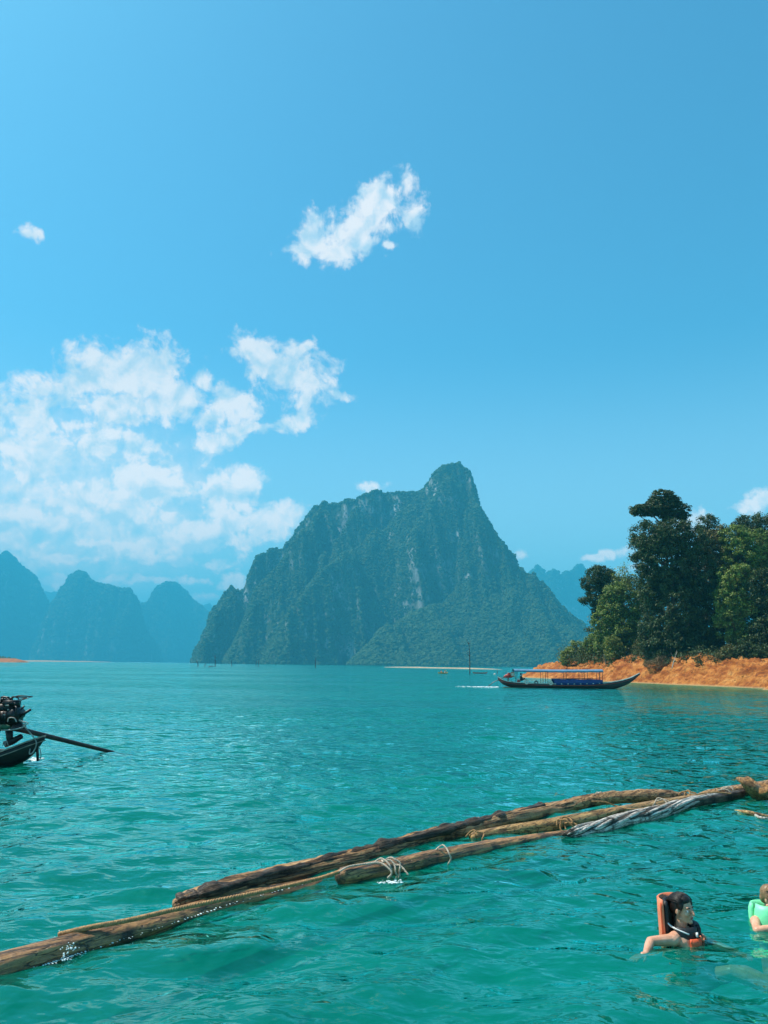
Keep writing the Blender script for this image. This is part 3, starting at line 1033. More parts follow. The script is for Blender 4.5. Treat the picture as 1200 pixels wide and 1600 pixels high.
def build_trees():
    # behind: closes the view through the wood
    G1 = 'trees of the wood on the headland'
    tree('tree', 'dark rearmost tree with small round crown right of the huge dark tree',
         [(1106, 822, 16, 17), (1112, 850, 24, 24), (1100, 895, 30, 40)], 141, 1106, M['leaf_dark'], 101, 1.1, 60, group=G1)
    tree('tree', 'tall dark rounded treetop rising highest near the right edge of the picture',
         [(1176, 822, 26, 18), (1210, 830, 34, 26), (1185, 870, 40, 40), (1245, 880, 50, 50)], 139, 1190, M['leaf_dark'], 102, 1.1, 64, group=G1)
    tree('tree', 'deep dark tree in the shade below the right hand treetops',
         [(1120, 940, 46, 70), (1185, 950, 50, 70), (1070, 950, 44, 70)], 137, 1130, M['leaf_dark'], 103, 1.3, 60, group=G1)
    tree('tree', 'dark tree just off the right edge behind the red bank',
         [(1260, 920, 60, 90), (1330, 900, 60, 100)], 132, 1280, M['leaf_dark'], 104, 1.4, 50, group=G1)
    tree('tree', 'dark filler tree standing low behind the bushes on the left of the wood',
         [(985, 960, 40, 60), (950, 985, 30, 36)], 156, 985, M['leaf_dark'], 105, 1.2, 60, group=G1)
    # emergent umbrella crown over the huge dark tree
    tree('emergent_tree', 'tallest tree of the headland with a layered umbrella crown high above the wood',
         [(1036, 778, 20, 13), (1012, 797, 26, 9), (1030, 793, 24, 11), (1056, 797, 19, 12), (1000, 800, 12, 6), (1064, 806, 12, 7),
          (1041, 812, 12, 10), (1050, 783, 12, 8), (1022, 786, 12, 8)], 131, 1046,
         M['leaf_dark'], 106, 0.62, 46, 0.30, trunk_r=0.36, flat=0.55, group=G1)
    # the huge dark column
    tree('tree', 'huge dark vine covered tree below the umbrella crown, darkest mass of the wood',
         [(1020, 840, 32, 26), (1050, 832, 30, 20), (1076, 848, 28, 30), (1008, 868, 22, 30), (1040, 880, 40, 44), (1085, 895, 34, 46),
          (1022, 918, 26, 36), (1050, 950, 44, 56), (1092, 960, 34, 54), (1045, 1003, 42, 36), (1085, 1008, 36, 32), (1015, 990, 16, 30)], 124, 1052,
         M['leaf_dark'], 107, 1.05, 78, 0.32, droop=0.5, trunk_r=0.5, group=G1)
    # left edge of the wood
    tree('tree', 'slim leaning tree with drooping dark crown at the left end of the wood',
         [(935, 897, 20, 13), (925, 912, 18, 14), (948, 912, 20, 20), (930, 936, 15, 12), (917, 938, 11, 5), (955, 935, 18, 22), (938, 960, 13, 22)], 150, 938,
         M['leaf_dark'], 108, 0.8, 60, 0.3, droop=0.8, trunk_r=0.2, group=G1)
    tree('sapling', 'thin pale sapling with sparse leaves poking up left of the huge dark tree',
         [(976, 888, 9, 7), (968, 897, 8, 6), (984, 900, 8, 7), (975, 910, 14, 8)], 146, 975,
         M['leaf_light'], 109, 0.9, 14, 0.3, trunk_r=0.1, group=G1)
    tree('tree', 'bright bushy green tree in front of the slim leaning tree',
         [(965, 925, 20, 16), (985, 945, 22, 24), (955, 955, 20, 26), (938, 980, 14, 24), (972, 985, 26, 30), (1000, 975, 18, 40), (948, 1008, 18, 18), (985, 1010, 24, 18)], 142, 968,
         M['leaf_mid'], 110, 0.9, 62, 0.32, trunk_r=0.22, group=G1)
    # right mass
    tree('tree', 'olive leaved tree with small tufts just right of the huge dark tree',
         [(1110, 850, 18, 20), (1130, 835, 14, 12), (1122, 870, 24, 26), (1118, 905, 22, 30)], 127, 1118,
         M['leaf_olive'], 111, 0.9, 62, 0.3, trunk_r=0.25, group=G1)
    tree('tree', 'mid green tree with feathery top reaching the right edge',
         [(1150, 838, 22, 14), (1180, 845, 26, 16), (1160, 868, 30, 22), (1195, 878, 30, 26), (1225, 860, 30, 26)], 125, 1175,
         M['leaf_mid'], 112, 0.9, 66, 0.32, droop=0.3, trunk_r=0.3, group=G1)
    tree('tree', 'sunlit leafy tree cascading down the middle of the right hand wood',
         [(1152, 905, 26, 22), (1140, 935, 22, 28), (1160, 955, 26, 30), (1138, 975, 18, 26), (1160, 990, 20, 16)], 120, 1150,
         M['leaf_mid'], 113, 0.85, 72, 0.32, trunk_r=0.25, group=G1)
    tree('tree', 'dark green tree at the right edge leaning over the red bank',
         [(1190, 925, 22, 30), (1205, 965, 24, 40), (1190, 995, 22, 26), (1235, 950, 40, 60)], 118, 1200,
         M['leaf_dark'], 114, 1.0, 70, 0.32, droop=0.4, trunk_r=0.25, group=G1)
    # bushes along the bank
    G2 = 'bushes along the top of the red bank'
    bush = dict(cat='bush', limbs=False, snap=True, trunk_r=0.07, group=G2)
    tree('bush', 'bright green bush leaning over the left tip of the bank', [(900, 1012, 13, 13), (890, 1022, 12, 12), (912, 1022, 14, 12), (882, 1029, 8, 6)],
         154, 900, M['leaf_light'], 120, 0.8, 70, 0.3, **bush)
    tree('bush', 'mid green bush right of the leaning bright bush', [(925, 1012, 12, 16), (935, 1020, 10, 12)], 149, 928, M['leaf_mid'], 121, 0.7, 60, 0.28, **bush)
    tree('bush', 'pale yellow green bush hanging below the bushy green tree', [(958, 1005, 13, 12), (956, 1020, 11, 12), (968, 1014, 8, 10)], 138, 958, M['leaf_light'], 122, 0.6, 60, 0.24, **bush)
    tree('dry_bush', 'dry brownish scrub bush at the foot of the huge dark tree', [(1010, 1016, 13, 9), (1022, 1024, 12, 8), (1000, 1022, 8, 7)], 126, 1011, M['leaf_olive'], 123, 0.6, 40, 0.2, **bush)
    tree('dry_bush', 'low dead brown scrub trailing down the bank', [(1022, 1036, 18, 6), (1035, 1028, 10, 6)], 121, 1025, M['leaf_dry'], 124, 0.5, 26, 0.16, **bush)
    tree('bush', 'small dark bush overhanging the bank below the sunlit tree', [(1140, 1006, 14, 10), (1128, 1012, 8, 6)], 109, 1138, M['leaf_olive'], 125, 0.6, 50, 0.22, **bush)
    tree('bush', 'dark green bush hanging over the bank near the right edge', [(1172, 1016, 16, 12), (1160, 1010, 12, 12), (1190, 1014, 14, 12)], 108, 1172, M['leaf_dark'], 126, 0.7, 60, 0.26, droop=0.6, **bush)
    # low growth that nobody could count
    r = np.random.default_rng(77)
    g = G()
    P, R_ = [], []
    for k in range(1500):
        px = r.uniform(880, 1240)
        yy = r.uniform(106, 166)
        b = D(px, 1040, yy)
        z = ground(b.x, b.y)
        if z > 3.0 + r.normal() * 0.4 - 0.8 * (px < 960):
            s_ = r.uniform(0.5, 1.1) + max(0, yy - 128) * 0.05
            P.append((b.x, b.y, z + s_ * r.uniform(0.2, 1.2))); R_.append(s_)
    leaves(g, r, np.array(P), np.array(R_), 42, 0.32)
    tag(g.obj('undergrowth', M['leaf_dark'], smooth=False), kind='stuff')
    # drift sticks on the bank
    def stick(name, label, a, b, rad, mat, fork=None):
        root = empty(name, a, label=label, cat='branch')
        pts = spline([a, (Vector(a) + Vector(b)) / 2 + Vector((0, 0, 0.12)), b], 10)
        G().tube(pts, np.linspace(rad, rad * 0.4, 10), 6).obj('stem', mat, root, world=True)
        for t, dx, dz in fork or ():
            s = Vector(pts[int(t * 9)])
            G().tube([s, s + Vector((dx * 0.5, 0.05, dz * 0.6)), s + Vector((dx, 0.1, dz))], [rad * 0.4, rad * 0.3, rad * 0.12], 5).obj('twig', mat, root, world=True)
    def on(px, py, y, lift=0.1):
        p = D(px, py, y)
        return (p.x, p.y, max(p.z, ground(p.x, p.y) + lift))
    stick('fallen_branch', 'long pale fallen branch slanting down the bank to the water at the right edge', on(1158, 1036, 110), on(1200, 1073, 104), 0.12, M['pale_wood'], [(0.5, 0.9, 0.9), (0.65, 1.2, 0.4), (0.3, 0.5, 0.8)])
    stick('bare_branch', 'bare thin branch leaning up from the bank under the huge dark tree', on(1050, 1044, 112), on(1058, 1018, 114), 0.07, M['pale_wood'], [(0.5, -0.4, 1.0), (0.7, 0.3, 0.9)])
    stick('bare_stump', 'thin dead stem standing on the bank below the pale bush', on(947, 1038, 127), on(944, 1022, 127.5), 0.09, M['deadwood'], [(0.6, -0.3, 0.6)])


def dead_tree(name, label, px, top, bottom, width, seed, branches=3, group='dead tree trunks standing in the lake', lean=0.0):
    r = np.random.default_rng(seed)
    b = W(px, bottom, 0)
    t = D(px + lean, top, b.y)
    root = empty(name, (b.x, b.y, 0), label=label, cat='dead tree', group=group)
    h = t.z
    pts = spline([(b.x, b.y, -0.9), (b.x + r.normal() * h * 0.012, b.y, h * 0.4), (b.x * 0.4 + t.x * 0.6 + r.normal() * h * 0.015, b.y, h * 0.75), (t.x, b.y, h)], 10)
    G().tube(pts, np.linspace(width, width * 0.35, 10), 7).obj('trunk', M['deadwood'], root, world=True)
    for k in range(branches):
        i = r.integers(4, 9)
        s = pts[i]
        L = h * r.uniform(0.08, 0.2)
        e = s + np.array([r.choice([-1, 1]) * L * 0.5, r.normal() * 0.3, L])
        G().tube([s, (s + e) / 2 + np.array([0, 0, -0.1 * L]), e], [width * 0.4, width * 0.3, width * 0.12], 5).obj('branch', M['deadwood'], root, world=True)


def build_far_things():
    dead_tree('dead_tree', 'tallest bare dead trunk rising from the lake left of the tour boat', 734, 1003, 1053, 0.17, 1, 4, lean=-2)
    dead_tree('dead_tree', 'dead trunk forked at the top, tallest of the left group by the big mountain', 336, 1024, 1042, 0.26, 2, 3)
    dead_tree('dead_tree', 'leftmost short leaning dead trunk at the left foot of the big mountain', 309, 1032, 1041.5, 0.3, 3, 2, lean=-2)
    dead_tree('dead_tree', 'lowest crooked stub between the two leftmost dead trunks', 320, 1036, 1042, 0.22, 4, 2, lean=2)
    dead_tree('dead_tree', 'single straight dead trunk right of the forked one', 362, 1031, 1041.5, 0.22, 5, 1)
    dead_tree('dead_tree', 'left one of the close pair of dead trunks below the middle of the left slope', 400, 1030, 1041.5, 0.22, 6, 1)
    dead_tree('dead_tree', 'right one of the close pair of dead trunks, a little thinner', 404, 1031, 1042.5, 0.2, 7, 2)
    dead_tree('dead_tree', 'stout dead trunk alone under the dark hollow of the big mountain', 493, 1026, 1043.5, 0.26, 8, 2, lean=1)
    dead_tree('dead_tree', 'very short faint stub right of the tall dead trunk', 777, 1047, 1053, 0.12, 9, 0)
    dead_tree('dead_tree', 'thin faint stub nearest the tour boat canopy', 791, 1048, 1053, 0.10, 10, 0)
    # low driftwood by the left group
    a, b = W(326, 1042.5, 0.1), W(334, 1042, 0.2)
    root = empty('driftwood', a, label='low dark driftwood lying in the water among the left dead trunks', cat='driftwood')
    G().tube(spline([a, (a + b) / 2 + Vector((0, 0, 0.5)), b], 8), np.linspace(0.25, 0.1, 8), 6).obj('stem', M['deadwood'], root, world=True)
    # bushes on the little left islet
    b = W(8, 1034.0, 0)
    for k, (dx, s, lb) in enumerate(((-14, 3.6, 'dark bush at the picture edge on the small left islet'), (-2, 2.6, 'middle low bush on the small left islet'), (7, 1.8, 'smallest bush nearest the tip of the left islet'))):
        r = np.random.default_rng(50 + k)
        root = empty('bush', (b.x + dx, b.y + 15, 3.2), label=lb, cat='bush', group='bushes on the left islet')
        g = G()
        pc, pr = puffs(r, (b.x + dx, b.y + 15, 3.2 + s * 0.6), (s * 1.9, s * 1.5, s), 1.6)
        leaves(g, r, pc, pr, 26, 0.9)
        g.obj('crown', M['leaf_mid'], root, smooth=False, world=True)
        G().tube([(b.x + dx, b.y + 15, 2), (b.x + dx, b.y + 15, 4.5)], [0.3, 0.15], 6).obj('stem', M['bark'], root, world=True)


# ------------------------------------------------------------------ people
def baked(name, g, mat, parent, voxel, smooth=4, loc=None):
    """closed pieces fused into one continuous surface"""
    me = g.mesh(name)
    o = bpy.data.objects.new(name, me)
    COL.objects.link(o)
    rm = o.modifiers.new('fuse', 'REMESH')
    rm.mode = 'VOXEL'
    rm.voxel_size = voxel
    rm.use_smooth_shade = True
    sm = o.modifiers.new('smooth', 'SMOOTH')
    sm.iterations = smooth
    sm.factor = 0.5
    dg = bpy.context.evaluated_depsgraph_get()
    m2 = bpy.data.meshes.new_from_object(o.evaluated_get(dg))
    o.modifiers.clear()
    o.data = m2
    bpy.data.meshes.remove(me)
    m2.name = name
    m2.materials.clear()
    m2.materials.append(mat)
    o.parent = parent
    return o


def rot_yp(yaw, pitch, roll=0.0):
    return Matrix.Rotation(yaw, 3, 'Z') @ Matrix.Rotation(pitch, 3, 'Y') @ Matrix.Rotation(roll, 3, 'X')


def head_pieces(g, c, R, s=1.0):
    """c centre of head, R 3x3 rotation (face looks along +X of R), s scale"""
    c = Vector(c)
    T = lambda p: c + R @ (Vector(p) * s)
    E = lambda p, r: g.ball(T(p), [q * s for q in r], 16, 12, rot=np.array(R))
    K = lambda a, b, ra, rb: g.capsule(T(a), T(b), ra * s, rb * s, 10)
    E((-0.012, 0, 0.032), (0.094, 0.074, 0.086))
    E((0.028, 0, -0.03), (0.058, 0.060, 0.082))
    E((0.034, 0, -0.074), (0.044, 0.046, 0.034))
    E((0.066, 0, -0.098), (0.020, 0.022, 0.017))
    K((0.086, 0, 0.012), (0.112, 0, -0.026), 0.008, 0.012)
    E((0.098, 0.013, -0.032), (0.011, 0.008, 0.008))
    E((0.098, -0.013, -0.032), (0.011, 0.008, 0.008))
    K((0.078, -0.036, 0.024), (0.078, 0.036, 0.024), 0.011, 0.011)
    for k in (-1, 1):
        E((0.062, k * 0.036, -0.026), (0.026, 0.024, 0.026))
        E((-0.006, k * 0.077, -0.008), (0.020, 0.008, 0.031))
        K((0.0, k * 0.05, -0.07), (0.05, k * 0.024, -0.092), 0.016, 0.014)
        K((0.088, k * 0.013, 0.0), (0.088, k * 0.045, 0.004), 0.0045, 0.0035)
    K((0.082, -0.020, -0.056), (0.088, 0, -0.053), 0.0045, 0.0062)
    K((0.082, 0.020, -0.056), (0.088, 0, -0.053), 0.0045, 0.0062)
    K((0.080, -0.017, -0.067), (0.080, 0.017, -0.067), 0.0065, 0.0065)
    return T, E, K


def hand_pieces(g, wrist, direction, normal, s=1.0, curl=0.5):
    """palm, four unequal bent fingers and a thumb leaving the side of the palm"""
    w = Vector(wrist); d = Vector(direction).normalized()
    n = (Vector(normal) - d * Vector(normal).dot(d)).normalized()
    side = d.cross(n)
    g.capsule(w, w + d * 0.03 * s, 0.026 * s, 0.028 * s, 10)
    for k in (-1.2, -0.4, 0.4, 1.2):
        g.capsule(w + d * 0.02 * s + side * k * 0.016 * s, w + d * 0.078 * s + side * k * 0.02 * s, 0.014 * s, 0.0125 * s, 8)
    for k, L in ((-1.5, 0.062), (-0.5, 0.074), (0.5, 0.078), (1.5, 0.070)):
        p = w + d * 0.085 * s + side * k * 0.019 * s
        dd = (d + side * k * 0.06).normalized()
        q = p + (dd - n * curl * 0.35).normalized() * L * 0.45 * s
        t = q + (dd - n * curl * 0.9).normalized() * L * 0.33 * s
        u = t + (dd - n * curl * 1.5).normalized() * L * 0.25 * s
        g.capsule(p, q, 0.0098 * s, 0.009 * s, 8)
        g.capsule(q, t, 0.009 * s, 0.0082 * s, 8)
        g.capsule(t, u, 0.0082 * s, 0.0072 * s, 8)
    a = w + d * 0.028 * s - side * 0.024 * s
    b = a + (d * 0.7 - side * 0.75 - n * 0.2).normalized() * 0.04 * s
    c = b + (d * 1.0 - side * 0.25 - n * 0.3).normalized() * 0.032 * s
    g.capsule(a, b, 0.014 * s, 0.012 * s, 8)
    g.capsule(b, c, 0.0115 * s, 0.009 * s, 8)


def body_pieces(g, J, s=1.0, hands=True):
    """J: joints in local metres (x forward, y left, z up)"""
    V = {k: Vector(v) for k, v in J.items()}
    cap = g.capsule
    cap(V['neck'], V['head'] + Vector((-0.015, 0, -0.03)) * s, 0.058 * s, 0.052 * s)
    sp = V['pelvis'] - V['neck']
    for k in (-1, 1):
        side = (V['sh_l'] - V['sh_r']).normalized() * k * s
        c1 = V['neck'] + sp * 0.22
        cap(c1 + side * 0.07, V['neck'] + sp * 0.45 + side * 0.065, 0.098 * s, 0.09 * s)
        cap(V['neck'] + sp * 0.45 + side * 0.06, V['pelvis'] + side * 0.055, 0.085 * s, 0.10 * s)
        cap(V['neck'] + Vector((0, 0, -0.02)) * s, (V['sh_l'] if k > 0 else V['sh_r']), 0.05 * s, 0.058 * s)
    for sd_ in ('l', 'r'):
        sh, el, wr = V['sh_' + sd_], V['el_' + sd_], V['wr_' + sd_]
        cap(sh, el, 0.052 * s, 0.040 * s)
        cap(el, el.lerp(wr, 0.35), 0.039 * s, 0.039 * s)
        cap(el.lerp(wr, 0.3), wr, 0.039 * s, 0.025 * s)
        if hands:
            hand_pieces(g, wr, V.get('hd_' + sd_, wr - el), V.get('hn_' + sd_, Vector((0, 0, 1))), s, 0.35)
        hp, kn, an = V['hp_' + sd_], V['kn_' + sd_], V['an_' + sd_]
        cap(hp, kn, 0.085 * s, 0.055 * s)
        cap(kn, kn.lerp(an, 0.35), 0.052 * s, 0.056 * s)
        cap(kn.lerp(an, 0.3), an, 0.055 * s, 0.033 * s)
        ft = V.get('ft_' + sd_, an + Vector((0.15, 0, -0.03)) * s)
        cap(an, ft, 0.034 * s, 0.024 * s)


def arc_panel(g, c, ri, ro, a0, a1, z0, z1, na=12, nz=6, flare=0.0, tilt=0.0, ell=1.0, round_=0.03):
    """padded panel bent round the vertical axis through c (angles in degrees from +X)"""
    c = np.array(c, float)
    A = np.radians(np.linspace(a0, a1, na))
    Z = np.linspace(z0, z1, nz)
    e = np.minimum(1, np.minimum(np.arange(na), np.arange(na)[::-1]) / 1.5)
    f = np.minimum(1, np.minimum(np.arange(nz), np.arange(nz)[::-1]) / 1.5)
    puff = 0.35 + 0.65 * np.outer(f ** 0.5, e ** 0.5)
    mid = (ri + ro) / 2
    half = (ro - ri) / 2
    def sheet(sg):
        zz = Z[:, None] + 0 * A[None]
        rr = mid + sg * half * puff + flare * (zz - z0)
        return np.stack([c[0] + rr * np.cos(A) * ell + tilt * (zz - z0), c[1] + rr * np.sin(A), c[2] + zz], -1)
    o, i = sheet(1), sheet(-1)
    n = na * nz
    v = np.concatenate([o.reshape(-1, 3), i.reshape(-1, 3)])
    idx = np.arange(n).reshape(nz, na)
    q = [grid_faces(nz, na), grid_faces(nz, na)[:, ::-1] + n]
    ring = np.concatenate([idx[0], idx[1:, -1], idx[-1, ::-1][1:], idx[::-1, 0][1:-1]])
    r2 = np.roll(ring, -1)
    q.append(np.stack([ring, ring + n, r2 + n, r2], -1))
    return g.add(v, np.vstack(q))


def strands(g, r, c, R, rad, n, length, width, down=1.0, y_lim=None):
    """thin hair strands lying over an ellipsoid, combed back"""
    for k in range(n):
        a = r.uniform(-1.0, 1.0)
        pts = []
        for t in np.linspace(0, 1, 6):
            th = math.radians(38 - t * length)
            p = Vector((math.sin(math.radians(58) - math.radians(length) * t) * math.cos(a * 1.2) * rad[0], math.sin(a * 1.25) * rad[1] * (0.55 + 0.5 * t) ,
                        math.cos(math.radians(58) - math.radians(length) * t) * math.cos(a * 1.0) * rad[2]))
            pts.append(Vector(c) + R @ (p * 1.02))
        g.tube(pts, [width * 0.5, width, width, width, width * 0.8, width * 0.3], 4)


def mat_skin(name, c, c2):
    m = bpy.data.materials.new(name)
    m.use_nodes = True
    N = NT(m.node_tree)
    tc = N.n('ShaderNodeTexCoord').outputs['Object']
    f = N.noise(tc, 14, 4, 0.6)
    cc = N.mix(N.smooth(f, 0.35, 0.65), c2, c)
    p = N.n('ShaderNodeBsdfPrincipled', ins={'Base Color': cc, 'Roughness': 0.38, 'Specular IOR Level': 0.5, 'Subsurface Weight': 0.08,
                                            'Subsurface Radius': (0.02, 0.008, 0.004), 'Subsurface Scale': 0.5})
    N.n('ShaderNodeOutputMaterial', ins={0: p.outputs[0]})
    return m


def build_people_materials():
    M['skin'] = mat_skin('skin', (0.66, 0.34, 0.22), (0.56, 0.26, 0.155))
    M['hair_dark'] = mat_simple('wet_dark_hair', (0.020, 0.012, 0.009), 0.42, var=0.4, scale=40, stretch=(1, 1, 6), spec=0.4)
    M['hair_brown'] = mat_simple('light_brown_hair', (0.34, 0.18, 0.08), 0.45, var=0.45, scale=40, stretch=(1, 1, 5))
    M['vest_orange'] = mat_simple('orange_nylon', (0.85, 0.22, 0.10), 0.6, var=0.12, scale=10, bump=0.2)
    M['vest_red'] = mat_simple('red_orange_nylon', (0.80, 0.12, 0.04), 0.55, var=0.2, scale=12, bump=0.4)
    M['vest_black'] = mat_simple('black_nylon', (0.012, 0.012, 0.014), 0.55, var=0.2, scale=14, bump=0.3)
    M['vest_green'] = mat_simple('mint_green_nylon', (0.22, 0.85, 0.42), 0.5, var=0.10, scale=10, bump=0.2)
    M['cloth_blue'] = mat_simple('blue_cloth', (0.02, 0.06, 0.20), 0.7, var=0.3, scale=10)
    M['strap_white'] = mat_simple('white_webbing', (0.75, 0.73, 0.70), 0.6, var=0.08)
    M['lip'] = mat_simple('lip', (0.42, 0.13, 0.11), 0.35, var=0.1)
    M['eye_white'] = mat_simple('eye_white', (0.7, 0.68, 0.66), 0.2, var=0.0)
    M['iris'] = mat_simple('iris', (0.02, 0.012, 0.008), 0.1, var=0.0)


def face_parts(root, T, R, s, brow_mat):
    for k in (-1, 1):
        G().ball(T((0.0755, k * 0.030, -0.001)), [0.0110 * s] * 3, 10, 8).obj('eye', M['eye_white'], root)
        G().ball(T((0.0838, k * 0.0295, -0.001)), [0.0056 * s] * 3, 8, 6).obj('iris', M['iris'], root)
        g = G()
        g.tube([T((0.094, k * 0.014, 0.022)), T((0.090, k * 0.032, 0.029)), T((0.076, k * 0.050, 0.022))], [0.0035 * s, 0.0042 * s, 0.002 * s], 6)
        g.obj('eyebrow', brow_mat, root)
    g = G()
    g.capsule(T((0.0875, -0.017, -0.058)), T((0.0925, 0, -0.0555)), 0.0032 * s, 0.005 * s, 8)
    g.capsule(T((0.0875, 0.017, -0.058)), T((0.0925, 0, -0.0555)), 0.0032 * s, 0.005 * s, 8)
    g.capsule(T((0.0845, -0.014, -0.067)), T((0.0845, 0.014, -0.067)), 0.0048 * s, 0.0048 * s, 8)
    g.obj('lips', M['lip'], root)


def build_swimmer_one():
    p = W(1066, 1466, 0)
    root = empty('person', (p.x, p.y, 0), math.radians(-38),
                 label='dark haired swimmer looking right in an orange and black life vest', cat='person')
    R = rot_yp(math.radians(-20), math.radians(-3), math.radians(3))
    hc = Vector((0.020, 0.0, 0.250))
    g = G()
    T, E, K = head_pieces(g, hc, R)
    J = dict(neck=(-0.01, 0, 0.07), head=hc + Vector((0, 0, -0.04)), pelvis=(0.14, 0.0, -0.27),
             sh_l=(-0.01, 0.19, 0.0), sh_r=(-0.02, -0.185, 0.03), el_l=(0.16, 0.34, -0.10), wr_l=(0.38, 0.26, -0.10),
             el_r=(-0.16, -0.36, 0.03), wr_r=(-0.13, -0.58, -0.012), hd_r=(-0.4, -0.9, -0.05),
             hp_l=(0.16, 0.09, -0.28), hp_r=(0.16, -0.09, -0.28), kn_l=(0.50, 0.12, -0.20), kn_r=(0.44, -0.14, -0.14),
             an_l=(0.80, 0.10, -0.27), an_r=(0.76, -0.10, -0.22), ft_l=(0.92, 0.10, -0.26), ft_r=(0.88, -0.11, -0.20))
    body_pieces(g, J)
    baked('body', g, M['skin'], root, 0.0052, 3)
    face_parts(root, T, R, 1.0, M['hair_dark'])
    # wet hair combed back
    r = np.random.default_rng(4)
    g = G()
    Eh = lambda q, rr: g.ball(T(q), rr, 18, 14, rot=np.array(R))
    Eh((-0.026, 0, 0.046), (0.097, 0.083, 0.088))
    Eh((0.012, 0, 0.080), (0.068, 0.070, 0.042))
    Eh((-0.070, 0, -0.01), (0.055, 0.070, 0.080))
    Eh((-0.075, 0, -0.07), (0.042, 0.058, 0.075))
    for k in (-1, 1):
        Eh((0.026, k * 0.066, 0.045), (0.035, 0.018, 0.040))
        Eh((-0.035, k * 0.072, 0.02), (0.045, 0.016, 0.05))
        g.capsule(T((0.045, k * 0.067, 0.035)), T((0.03, k * 0.073, -0.02)), 0.010, 0.005, 8)
    hair = baked('hair', g, M['hair_dark'], root, 0.006, 7)
    g = G()
    for k in range(170):
        a = r.uniform(-1.52, 1.52)
        f = 1.0 + r.uniform(0.0, 0.035)
        e0, e1 = r.uniform(28, 60), r.uniform(185, 235)
        pts = []
        for t in np.linspace(0, 1, 8):
            ph = math.radians(e0 + (e1 - e0) * t)
            aa = a + 0.10 * math.sin(t * 5 + k)
            pts.append(T((-0.024 + 0.097 * f * math.cos(ph), math.sin(aa) * 0.084 * f * (0.78 + 0.22 * abs(math.sin(ph))), 0.044 + 0.089 * f * math.sin(ph) * math.cos(aa * 0.78))))
        g.tube(pts, np.array([0.3, 0.8, 1, 1, 1, 1, 0.8, 0.3]) * r.uniform(0.0022, 0.0042), 4)
    for k in range(26):
        y0 = r.uniform(-0.07, 0.07)
        x0 = -0.085 - 0.02 * r.random() + 0.05 * (abs(y0) / 0.07) ** 2
        pts = [T((x0 + 0.02, y0, 0.0)), T((x0, y0 * 1.02, -0.05)), T((x0 + r.normal() * 0.008, y0 + r.normal() * 0.006, -0.10)), T((x0 + 0.01 + r.normal() * 0.012, y0 + r.normal() * 0.01, -0.15))]
        g.tube(spline(pts, 8), np.linspace(1, 0.25, 8) * 0.006, 5)
    g.obj('hair_strands', M['hair_dark'], hair)
    # life vest that has floated up round the head
    vest = empty('life_vest', (0, 0, 0))
    vest.parent = root
    g = arc_panel(G(), (-0.005, 0, 0), 0.165, 0.192, 124, 238, -0.10, 0.335, 14, 10, flare=0.02, ell=0.98)
    g.obj('outer_shell', M['vest_orange'], vest)
    g = arc_panel(G(), (-0.005, 0, 0), 0.100, 0.163, 126, 236, -0.08, 0.315, 14, 10, flare=0.02, ell=0.98)
    g.obj('inner_lining', M['vest_black'], vest)
    g = arc_panel(G(), (0.0, 0, 0), 0.080, 0.140, -95, -8, -0.08, 0.125, 14, 7, flare=0.10)
    g.obj('front_panel', M['vest_black'], vest)
    g = arc_panel(G(), (0.0, 0, 0), 0.080, 0.150, 5, 100, -0.08, 0.135, 14, 7, flare=0.10)
    g.obj('front_panel', M['vest_black'], vest)
    g = arc_panel(G(), (0.0, 0, 0), 0.15, 0.185, -50, -6, -0.10, 0.045, 10, 5, flare=0.05)
    g.obj('chest_panel', M['vest_red'], vest)
    g = arc_panel(G(), (0.0, 0, 0), 0.15, 0.185, 8, 60, -0.10, 0.04, 10, 5, flare=0.05)
    g.obj('chest_panel', M['vest_red'], vest)
    g = G().tube(spline([(-0.11, -0.095, 0.15), (-0.05, -0.128, 0.12), (0.04, -0.140, 0.10), (0.10, -0.115, 0.08)], 10), 0.008, 6)
    g.obj('strap', M['strap_white'], vest)
    g = G().box((0.150, -0.055, 0.075), (0.02, 0.05, 0.03), 0.3)
    g.obj('buckle', M['strap_white'], vest)
    g = G().tube(spline([(0.185, -0.08, 0.075), (0.20, -0.04, 0.03), (0.195, 0.0, 0.06), (0.20, 0.03, 0.02)], 10), 0.007, 6)
    g.obj('strap', M['vest_orange'], vest)
    for k, (an, z0, z1) in enumerate(((128, -0.08, 0.31), (181, -0.08, 0.32), (234, -0.08, 0.31))):
        c_, s_ = math.cos(math.radians(an)), math.sin(math.radians(an))
        g = G().tube([(-0.005 + (0.196 + 0.02 * (z - z0)) * c_ * 0.98, (0.196 + 0.02 * (z - z0)) * s_, z) for z in np.linspace(z0, z1, 9)], 0.006, 6)
        g.obj('seam_piping', M['vest_red'], vest)
    # shorts
    g = G()
    g.capsule((0.11, -0.06, -0.24), (0.16, -0.08, -0.28), 0.115, 0.115)
    g.capsule((0.11, 0.06, -0.24), (0.16, 0.08, -0.28), 0.115, 0.115)
    g.capsule((0.16, 0.09, -0.28), (0.32, 0.10, -0.24), 0.105, 0.086)
    g.capsule((0.16, -0.09, -0.28), (0.29, -0.115, -0.21), 0.105, 0.086)
    baked('shorts', g, M['cloth_blue'], root, 0.01, 3)


